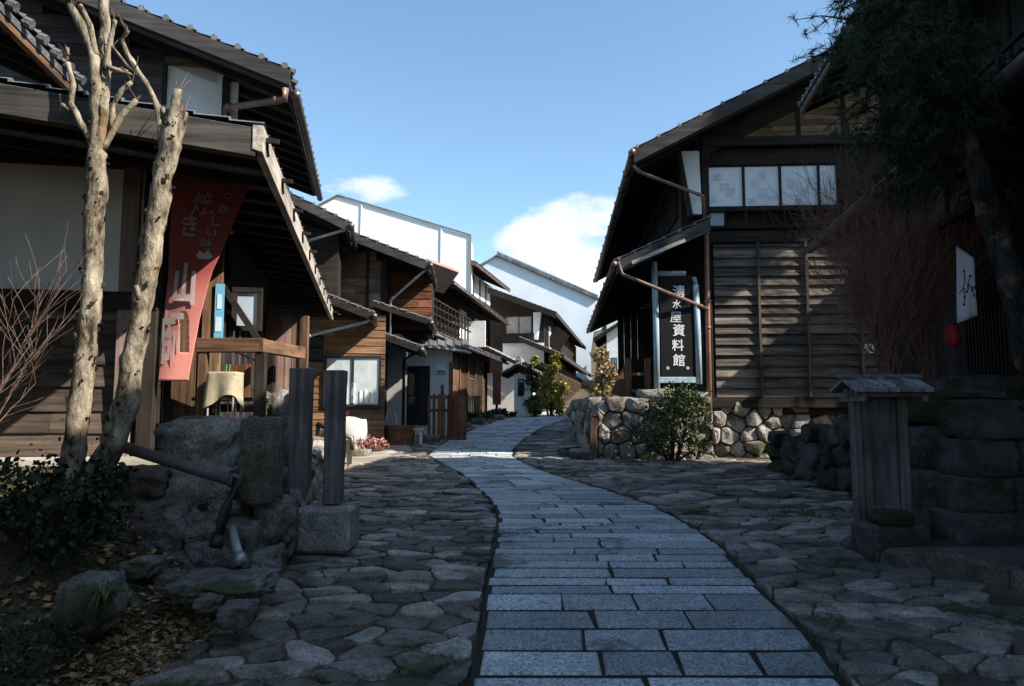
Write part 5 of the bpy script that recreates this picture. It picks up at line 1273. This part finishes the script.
# stone wall under the sign
SWF = Frame('stone_wall', 'sunlit rough stone terrace wall below the museum name board at the street side', 'stone wall', (P(600, 460, 14.75).x, 14.75, prof(14.7)), 0)
a = SWF.onv(598, 455, 0); b_ = SWF.onv(712, 398, 0); zt1 = b_[1]
m = MB(); m.box((a[0] + .05, .08, -.3), (b_[0], 2.5, zt1 - .05)); SWF.part(m, 'core', M_joint)
m = MB(); topf = lambda s: SWF.onv(640, 402, 0)[1] + .07 * math.sin(s * 3); rubble(m, ('v', .08, -1), a[0], b_[0], -.25, topf(0), .42, .3, .13, .012, top=topf); SWF.part(m, 'stone_face', M_wallstone)
m = MB(); rubble(m, ('u', .05, -1), .05, 6, -.25, zt1, .42, .3, .12, .015); 
m.v = [tuple((x + a[0], y, z)) for x, y, z in m.v]; SWF.part(m, 'stone_face', M_wallstone)
for i, (x0, y0, x1, y1) in enumerate(((604, 396, 640, 410), (640, 388, 682, 402), (683, 392, 712, 404))):
    p = SWF.onv((x0 + x1) / 2, (y0 + y1) / 2, 0); k = SWF.onv(x1, y0, 0)[0] - SWF.onv(x0, y0, 0)[0]; m = MB(); rock(m, (p[0], .35, p[1]), (k * 1.05, .8, .27), 60 + i, 0, .6, .1, 7); SWF.part(m, 'cap_stone', M_wallstone, smooth=True)
# weathered plank post on the street corner
m = MB(); p = P(598, 430, 14.5); m.beam((0, 0, -.1), (.06, .2, .85), .12, .22); ob = m.build('plank_post', W_mid('z')); ob.location = (P(600, 455, 14.6).x - .12, 14.65, prof(14.6)); tag(ob, 'short brown plank post leaning on the street corner of the terrace wall', 'post')
# drain hole with water
m = MB(); K = 26; cx, cy = P(583, 450, 15.6).x, 16.0; n0 = 0
for i in range(K): an = 2 * math.pi * i / K; m.v.append((.42 * math.cos(an), 1.15 * math.sin(an), 0))
m.f.append(tuple(range(K))); ob = m.build('water', glassm('water_surface', (.01, .012, .015), .05)); ob.location = (cx + .1, cy, prof(cy) + .032); tag(ob, kind='structure')
m = MB()
for i in range(26):
    an = 2 * math.pi * i / 26; m.hexa  # ring of edge stones
    x, y = .5 * math.cos(an), 1.25 * math.sin(an); rock(m, (x, y, .03), (.2, .3, .14), 100 + i, an, .55, .12, 4)
ob = m.build('water_basin', M_darkstone, smooth=True); ob.location = (cx + .1, cy, prof(cy)); tag(ob, 'dark stone edged water basin beside the path at the terrace wall', 'basin')
# rubble base of house gable
RBF = Frame('rubble_foundation', 'sunlit foundation wall of round field stones under the clapboard museum', 'stone wall', (P(712, 456, 15.35).x, 15.35, prof(15.3)), 0)
b_ = RBF.onv(905, 400, 0); m = MB(); m.box((0, .1, -.3), (b_[0], 1.5, b_[1] - .02)); RBF.part(m, 'core', M_joint)
m = MB(); rubble(m, ('v', .1, -1), .02, b_[0], -.2, b_[1], .35, .27, .12, .012); RBF.part(m, 'stone_face', M_wallstone)
m = MB(); m.box((0, -.0, b_[1]), (b_[0], .5, b_[1] + .06)); RBF.part(m, 'sill_plank', W_dark('x'))
# evergreen shrub against the wall
leafy('evergreen_shrub', P(672, 462, 14.3), [(0, 0, .95, .42), (-.4, 0, .65, .35), (.35, .05, .8, .42), (.1, 0, 1.25, .3), (-.1, 0, .35, .3), (.5, .1, 1.2, .25), (.45, 0, .25, .25)], 2900, .045, M_shrubleaf, 'green leafy shrub growing against the sunlit terrace wall', stem=M_darkbark, clump=.24)
# small wood gate by the sign
GT = Frame('porch_fence', 'short brown wooden fence with two posts beside the museum name board', 'fence', (P(630, 395, 15.6).x, 15.6, zs), 0)
for x0, x1, y0 in ((626, 632, 358), (645, 651, 358)):
    m = MB(); a = GT.onv(x0, y0, 0); b_ = GT.onv(x1, 395, 0); m.box((a[0], 0, b_[1] - .1), (b_[0], .1, a[1])); GT.part(m, 'post', W_mid('z'), bevel=.01)
m = MB(); a = GT.onv(612, 372, .3); b_ = GT.onv(627, 395, .3); m.hexa([(a[0], .3, b_[1]), (b_[0], .3, b_[1]), (b_[0], .36, b_[1]), (a[0], .36, b_[1]), (a[0], .3, b_[1] + .1), (b_[0], .3, a[1] + .25), (b_[0], .36, a[1] + .25), (a[0], .36, b_[1] + .1)]); GT.part(m, 'board_panel', W_mid('z'))
m = MB(); a = GT.onv(632, 392, 0); b_ = GT.onv(645, 389, 0); m.box((a[0], .02, a[1]), (b_[0], .07, b_[1])); m.box((a[0], .02, a[1] + .35), (b_[0], .07, b_[1] + .35)); GT.part(m, 'rail', W_mid('x'))

# ================================================================== RIGHT: near stone wall, house, tree
NW = Frame('stone_wall', 'dark mossy stone block wall along the right side behind the roofed notice board', 'stone wall', (4.45, 6.5, .4), 0)
NWL = 6.3
m = MB(); m.hexa([(.12, .2, -.5), (.7, .2, -.5), (.7, NWL - .05, -.5), (.12, NWL - .05, -.5), (.12, .2, 1.4), (.7, .2, 1.4), (.7, NWL - .05, .70), (.12, NWL - .05, .70)]); m.box((.3, 0.2, -.5), (8, .5, 1.2)); NW.part(m, 'core', M_joint)
topn = lambda s: 1.50 - .115 * s
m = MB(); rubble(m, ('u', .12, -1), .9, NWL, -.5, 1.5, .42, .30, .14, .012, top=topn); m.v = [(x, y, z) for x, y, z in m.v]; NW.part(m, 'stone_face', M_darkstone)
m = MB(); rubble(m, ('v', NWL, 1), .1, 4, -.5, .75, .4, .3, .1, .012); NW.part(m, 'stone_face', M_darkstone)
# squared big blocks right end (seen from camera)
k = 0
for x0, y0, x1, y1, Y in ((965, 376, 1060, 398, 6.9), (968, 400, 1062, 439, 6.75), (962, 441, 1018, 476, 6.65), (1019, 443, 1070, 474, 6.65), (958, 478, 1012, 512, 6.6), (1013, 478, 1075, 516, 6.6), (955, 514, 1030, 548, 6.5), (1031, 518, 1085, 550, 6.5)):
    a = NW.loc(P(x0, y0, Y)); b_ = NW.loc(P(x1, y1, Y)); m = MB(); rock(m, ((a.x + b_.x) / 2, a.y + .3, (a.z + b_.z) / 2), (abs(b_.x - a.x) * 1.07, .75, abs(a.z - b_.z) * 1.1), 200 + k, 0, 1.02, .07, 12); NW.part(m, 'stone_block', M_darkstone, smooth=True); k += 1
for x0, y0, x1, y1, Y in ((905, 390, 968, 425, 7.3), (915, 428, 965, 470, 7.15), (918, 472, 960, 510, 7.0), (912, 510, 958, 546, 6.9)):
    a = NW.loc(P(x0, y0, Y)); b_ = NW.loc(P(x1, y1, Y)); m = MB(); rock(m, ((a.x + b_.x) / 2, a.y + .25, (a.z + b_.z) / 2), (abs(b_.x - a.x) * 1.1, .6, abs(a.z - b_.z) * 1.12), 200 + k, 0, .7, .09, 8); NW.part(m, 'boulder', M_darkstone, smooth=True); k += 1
# flat stone platform
m = MB(); pz = P(900, 546, 6.4).z
m.hexa([(2.95, 6.15, .0), (6.5, 5.9, 0), (6.5, 7.0, 0), (2.9, 6.7, 0), (2.95, 6.15, pz), (6.5, 5.9, pz), (6.5, 7.0, pz), (2.9, 6.7, pz)])
seedsP = [(U(2.9, 6.8), U(3.6, 6.15)) for _ in range(26)]
tag(m.build('kerb_slab', M_darkstone, bevel=.02), kind='structure')
m = MB()
for (x, y), poly in zip(seedsP, vor(seedsP, 1.2, 12)):
    if not poly: continue
    f = lambda yy: 3.3 + (6.15 - yy) * .42
    poly = [(max(min(a, 7), f(b)), min(max(b, 3.5), 6.12)) for a, b in poly]
    if abs(sum(a[0] * b[1] - b[0] * a[1] for a, b in zip(poly, poly[1:] + poly[:1]))) < .05: continue
    stone_cell(m, poly, lambda X_, Y_, h: (X_, Y_, prof(Y_) + .0 + h), .17 * U(.9, 1.1), .02, .25, .03, .012)
tag(m.build('raised_paving', M_cobble), kind='structure')
# notice board
NB = Frame('notice_board', 'old roofed wooden notice board standing on stones in front of the dark wall', 'notice board', (P(885, 545, 6.5).x, 6.5, P(885, 545, 6.5).z), 0)
def nb(x0, y0, x1, y1, v0, v1, name, mat, xt=0, bev=.006):
    a = NB.onv(x0, y1, 0); b_ = NB.onv(x1, y0, 0); a2 = NB.onv(x0 + xt, y0, 0); b2 = NB.onv(x1 + xt, y0, 0); b1 = NB.onv(x1, y1, 0)
    m = MB(); m.hexa([(a[0], v0, a[1]), (b1[0], v0, a[1]), (b1[0], v1, a[1]), (a[0], v1, a[1]), (a2[0], v0, b_[1]), (b2[0], v0, b_[1]), (b2[0], v1, b_[1]), (a2[0], v1, b_[1])]); return NB.part(m, name, mat, bevel=bev)
pw = wood('boardpost', (.05, .042, .038), (.17, .15, .135), 'z')
nb(856, 388, 864, 532, -.06, .04, 'post', pw, -7); nb(868, 392, 876, 536, .0, .09, 'post', pw, -7); nb(904, 392, 914, 536, .0, .09, 'post', pw, -7)
nb(874, 394, 906, 505, .05, .08, 'board', wood('oldboard', (.05, .045, .045), (.16, .145, .14), 'z'), -7); nb(876, 505, 906, 512, .02, .09, 'rail', pw, -1); nb(872, 516, 908, 522, .02, .09, 'rail', pw, -1) if False else None
m = MB(); a = NB.onv(842, 384, 0); b_ = NB.onv(918, 384, 0); zt_ = NB.onv(880, 378, 0)[1]; ze_ = NB.onv(880, 389, 0)[1]
for k2 in range(2):
    s = 1 if k2 else -1
    for j in range(7):
        x0 = a[0] + (b_[0] - a[0]) * j / 7; x1 = a[0] + (b_[0] - a[0]) * (j + 1) / 7 - .008
        m.hexa([(x0, s * .0, zt_ - .03), (x1, s * .0, zt_ - .03), (x1, s * .26, ze_ - .03), (x0, s * .26, ze_ - .03), (x0, 0, zt_ + .01 * (j % 2)), (x1, 0, zt_ + .01 * (j % 2)), (x1, s * .26, ze_), (x0, s * .26, ze_)])
m.box((a[0] - .02, -.03, zt_), (b_[0] + .02, .03, zt_ + .035)); NB.part(m, 'board_roof', W_post('y'))
m = MB(); m.box((a[0] + .03, -.2, ze_ - .07), (b_[0] - .02, -.16, ze_ - .025)); m.box((a[0] + .03, -.02, ze_ - .07), (b_[0] - .02, .05, ze_ + .0)); 
for q in (a[0] + .05, b_[0] - .1): m.box((q, -.24, ze_ - .11), (q + .05, .2, ze_ - .07))
NB.part(m, 'roof_beam', pw)
m = MB(); rock(m, (0, 0, 0), (.33, .25, .12), 301, 0, .7, .08, 7); ob = m.build('stone', M_darkstone, smooth=True); ob.location = P(891, 527, 6.25); ob.location.z = pz + .26; tag(ob, 'small pale topped stone lying on the foot stone of the notice board', 'stone')
m = MB(); m.box((-.25, -.14, -.1), (.28, .2, .22)); ob = m.build('foot_stone', M_darkstone, bevel=.03); ob.location = (P(891, 545, 6.3).x, 6.3, pz - .01); tag(ob, 'squared dark foot stone below the notice board', 'stone')

# near right house
th = -math.atan(.145)
c = P(1018, 76, 5.7)
H = Frame('balcony_house', 'very dark timber house with balcony rail and long gutter on the upper right', 'house', (c.x, c.y, 0), th); E_ = H.loc(c)
LN = 6.6
roof(H, 0, -3.0, E_.z + .1, 3.0 + LN, 2.6, .38, -1, M_tile, barge=.16, raft=.42, wm=W_mid('x'), gut=M_gutter, name='lower_roof', tilebump=False)
SPn = ('u', .95, -1)
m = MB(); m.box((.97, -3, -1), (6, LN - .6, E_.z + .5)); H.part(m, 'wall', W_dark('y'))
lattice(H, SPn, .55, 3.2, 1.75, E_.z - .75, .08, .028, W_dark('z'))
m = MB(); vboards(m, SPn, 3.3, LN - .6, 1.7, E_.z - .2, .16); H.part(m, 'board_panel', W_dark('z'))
m = MB(); vb_ = [H.onu(px, py, .2) for px, py in ((905, 190), (952, 160))]; 
m.box((.30, vb_[1][0] - .2, E_.z - .62), (.33, vb_[0][0] + 1.2, E_.z - .12)); H.part(m, 'fascia_panel', W_mid('z'))
m = MB(); 
for q in range(7): m.box((.27, vb_[1][0] - .2 + q * .55, E_.z - .62), (.30, vb_[1][0] - .15 + q * .55, E_.z - .12))
m.box((.25, vb_[1][0] - .2, E_.z - .68), (.34, vb_[0][0] + 1.2, E_.z - .62)); H.part(m, 'panel_frame', W_dark('z'))
# second storey set back w/ balcony and glass
SU = ('u', 1.55, -1); zt2 = E_.z + 3.1; LU = 5.5
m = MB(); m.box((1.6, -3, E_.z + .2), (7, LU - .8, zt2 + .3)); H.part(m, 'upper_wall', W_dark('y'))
window(H, SU, -1.5, 4.6, E_.z + .75, zt2 - .6, 4, n=.03, name='upper_window', pm=glassm('bright_glass', (.05, .06, .07), .02))
m = MB()
for z in (E_.z + .45, E_.z + .75, E_.z + 1.1): m.box((.85, -2.5, z), (.90, 4.4, z + .06))
q = -2.5
while q < 4.4: m.box((.84, q, E_.z + .3), (.91, q + .07, E_.z + 1.2)); q += .75
H.part(m, 'balcony_rail', W_dark('y'))
q = H.loc(P(802, 108, 12.05)); roof(H, q.x, -6, q.z, q.y + 6, 4.0, .42, -1, M_tile, both=True, barge=.2, raft=.42, wm=W_mid('x'), name='upper_roof', amp=.05, fascia=.08)
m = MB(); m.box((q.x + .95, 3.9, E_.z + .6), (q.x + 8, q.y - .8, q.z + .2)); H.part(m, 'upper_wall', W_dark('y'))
# white bits under the eave, cloth, lantern
m = MB(); a_ = P(1008, 205, 6.3); b2 = H.loc(a_); m.box((.85, b2.y - .6, b2.z - .14), (.88, b2.y + .1, b2.z + .12)); H.part(m, 'plaster_panel', M_cream)
Cf = MB(); pc = [P(956, 246, 7.3), P(974, 258, 7.2), P(978, 315, 7.2), P(958, 323, 7.3)]; o_ = (pc[0] + pc[2]) / 2; K = 10
for j in range(K + 1):
    for i in range(7):
        u_, v_ = i / 6, j / K; p = pc[0].lerp(pc[1], u_).lerp(pc[3].lerp(pc[2], u_), v_) - o_; p.y += .02 * math.sin(u_ * 7 + v_ * 2) * v_; Cf.v.append(tuple(p))
for j in range(K):
    for i in range(6): a = j * 7 + i; Cf.f.append((a, a + 7, a + 8, a + 1))
ro = empty('hanging_cloth', o_); tag(ro, 'white hanging cloth with a dark plum branch print under the right eave', 'cloth')
cc = Cf.build('cloth', plain('white_cloth', (.55, .54, .56), (.66, .65, .66), 4, .9, .05), ro, smooth=True); so = cc.modifiers.new('s', 'SOLIDIFY'); so.thickness = .004
m = MB()
def pcq(u_, v_): p = pc[0].lerp(pc[1], u_).lerp(pc[3].lerp(pc[2], u_), v_) - o_; p.y += .02 * math.sin(u_ * 7 + v_ * 2) * v_ - .006; return p
for br_ in ([(.1, .62), (.3, .55), (.5, .57), (.75, .5), (.95, .52)], [(.5, .57), (.55, .45), (.7, .35)], [(.3, .55), (.35, .66), (.3, .78)], [(.3, .55), (.4, .42), (.38, .3)], [(.75, .5), (.8, .6), (.9, .66)]): m.tube([pcq(*q) for q in br_], .0045, 4)
for q in ((.7, .35), (.3, .78), (.38, .3), (.9, .66), (.95, .52), (.55, .5), (.35, .68), (.8, .56), (.45, .6)):
    p = pcq(*q); m.tube([p + Vector((0, .004, 0)), p + Vector((0, -.002, 0))], .013, 7)
m.build('branch_print', flat('ink', (.05, .03, .06), .9), ro)
ro = empty('red_lantern', P(953, 335, 7.5)); tag(ro, 'small red paper lantern hanging beside the lattice wall on the right', 'lantern'); m = MB()
m.tube([(0, 0, -.13), (0, 0, -.11), (0, 0, -.05), (0, 0, .03), (0, 0, .09), (0, 0, .11)], [.03, .058, .072, .072, .055, .03], 16); m.build('shade', flat('red_paper', (.35, .012, .02), .6), ro, smooth=True)
m = MB(); m.tube([(0, 0, .11), (0, 0, .5)], .004, 5); m.tube([(0, 0, .10), (0, 0, .125)], .035, 12); m.build('cap', M_blackm, ro); m = MB(); m.tube([(0, 0, -.145), (0, 0, -.125)], .035, 12); m.build('cap', M_blackm, ro)

# pine tree
PB = P(1030, 350, 6.2); PT = empty('pine_tree', PB); tag(PT, 'dark pine leaning out over the street with heavy hanging crown at upper right', 'tree')
m = MB(); lp = [(1030, 370, 15), (1018, 310, 14.5), (1003, 250, 14), (985, 200, 13), (970, 150, 11), (962, 100, 9), (957, 60, 8), (955, 10, 7), (950, -60, 6), (940, -140, 5)]
limb(m, lp, 6.2, 1, .25, 12); m.v = [tuple(Vector(q) - PB) for q in m.v]; m.build('trunk', M_darkbark, PT, smooth=True)
cr = MB(); bm_ = MB(); ends = []
limbs = []
for (sx_, sy_), (ex, ey), dy in (((960, 90), (850, 20), .6), ((965, 130), (850, 60), .9), ((968, 150), (870, 110), 1.1), ((972, 165), (900, 150), .9), ((958, 60), (880, -30), .3), ((960, 90), (925, 90), -.3), ((955, 30), (835, -50), .9), ((962, 100), (935, 130), 1.6), ((957, 50), (905, 30), -.5), ((950, -30), (1000, -90), .3), ((960, 80), (905, 70), 1.7), ((955, 10), (860, -20), 2.0)):
    a = P(sx_, sy_, 6.2); b_ = P(ex, ey, 6.2 + dy); pts = []
    for i in range(9):
        tt = i / 8; p = a.lerp(b_, tt) + Vector((0, 0, -.18 * math.sin(math.pi * tt) + .0)) + Vector((noise.noise(a * 3 + Vector((tt * 4, 0, 0))), noise.noise(a * 5 + Vector((0, tt * 4, 0))), 0)) * .12; pts.append(p)
    bm_.tube([p - PB for p in pts], [.035 * (1 - .75 * i / 8) for i in range(9)], 6, .2)
    for i in range(2, 9):
        for s in range(5):
            q = pts[i] + Vector((U(-.45, .45), U(-.4, .4), U(-.32, .22))); bm_.tube([pts[i] - PB, (pts[i] + q) / 2 - PB + Vector((0, 0, .04)), q - PB], [.012, .008, .004], 4); ends.append(q)
            for k2 in range(3): ends.append(q.lerp(pts[i], U(0, .6)) + Vector((U(-.16, .16), U(-.16, .16), U(-.12, .1))))
for q in ends:
    q = q - PB; ax_ = Vector((U(-1, 1), U(-1, 1), U(-.9, .5))).normalized()
    for i in range(34):
        d = (ax_ * U(-.2, .9) + Vector((U(-1, 1), U(-1, 1), U(-1, 1))) * .8).normalized(); L = U(.06, .12); c0 = q + ax_ * U(-.07, .07); w = d.cross(Vector((U(-1, 1), U(-1, 1), U(-1, 1)))).normalized() * .0035; k = len(cr.v)
        cr.v += [tuple(c0 - w), tuple(c0 + w), tuple(c0 + d * L)]; cr.f.append((k, k + 1, k + 2))
cr.build('crown', M_pine, PT); bm_.build('branches', M_darkbark, PT, smooth=True)
# red brown bare shrub on the wall
for i, (px, py, Y, L, lab, lean) in enumerate(((895, 385, 7.6, 1.6, 'dense leafless reddish brown shrub on top of the right stone wall', (-.12, 0, 1)), (925, 385, 8.2, 1.5, 'second leafless brown shrub behind the first on the right stone wall, nearer the lantern', (0, 0, 1)))):
    twig_shrub('bare_shrub', P(px, py, Y), 8, L, .014, 3, lab, M_redtwig, lean, .85, .3, None)
# off-frame lower-street houses behind the camera, added for shade and to block sky
def back_house(x0, x1, y0, y1, he, hr, label):
    V = Frame('wooden_house', label, 'house', ((x0 + x1) / 2, (y0 + y1) / 2, prof((y0 + y1) / 2) - .5), 0); w = (x1 - x0) / 2; l_ = (y1 - y0)
    m = MB(); m.box((-w, -l_ / 2, 0), (w, l_ / 2, he)); V.part(m, 'wall', W_weather('y'))
    roof(V, -w - .8, -l_ / 2 - .6, he - .3, l_ + 1.2, w + .8, (hr - he) / w, -1, M_tile, both=True, tilebump=False)
back_house(5.0, 12, -16, 2.2, 7.9, 10.8, 'tall unseen timber house added on the right side behind the viewpoint')
back_house(-14, -4.8, -18, 0.5, 5.4, 7.8, 'lower unseen timber house added on the left side behind the viewpoint')
back_house(-2, 6, -44, -34, 6, 8, 'unseen timber house added far behind the viewpoint, closing the street')
leafy('shadow_caster_tree', (11.9, 13.2, 1.2), [(-.4, -.6, 10.9, 1.6, .7), (.3, -.2, 11.7, 1.4), (-1.7, -.2, 10.5, 1.1, .7), (.9, -.6, 10.9, 1.2)], 11000, .22, M_darkleaf, 'unseen evergreen tree added to shade the upper museum gable', 'tree', M_darkbark)  # off-frame tree, crown placed to shade the museum's upper windows
SD = Frame('shadow_caster_shed', 'unseen open timber shelter added to cast shade on the museum gable', 'shelter', (10, 13.8, 1.7), 0)  # unseen roof on posts, added for the diagonal shadow on the clapboards
m = MB(); m.slab((-1.0, 4.3), (1.4, 3.75), -.42, 1.2, .12); SD.part(m, 'roof', W_dark('y'))
for x in (-.9, .8):
    for y in (-.35, 1.0): m = MB(); m.box((x, y, -.3), (x + .12, y + .12, 3.7)); SD.part(m, 'post', W_dark('z'))
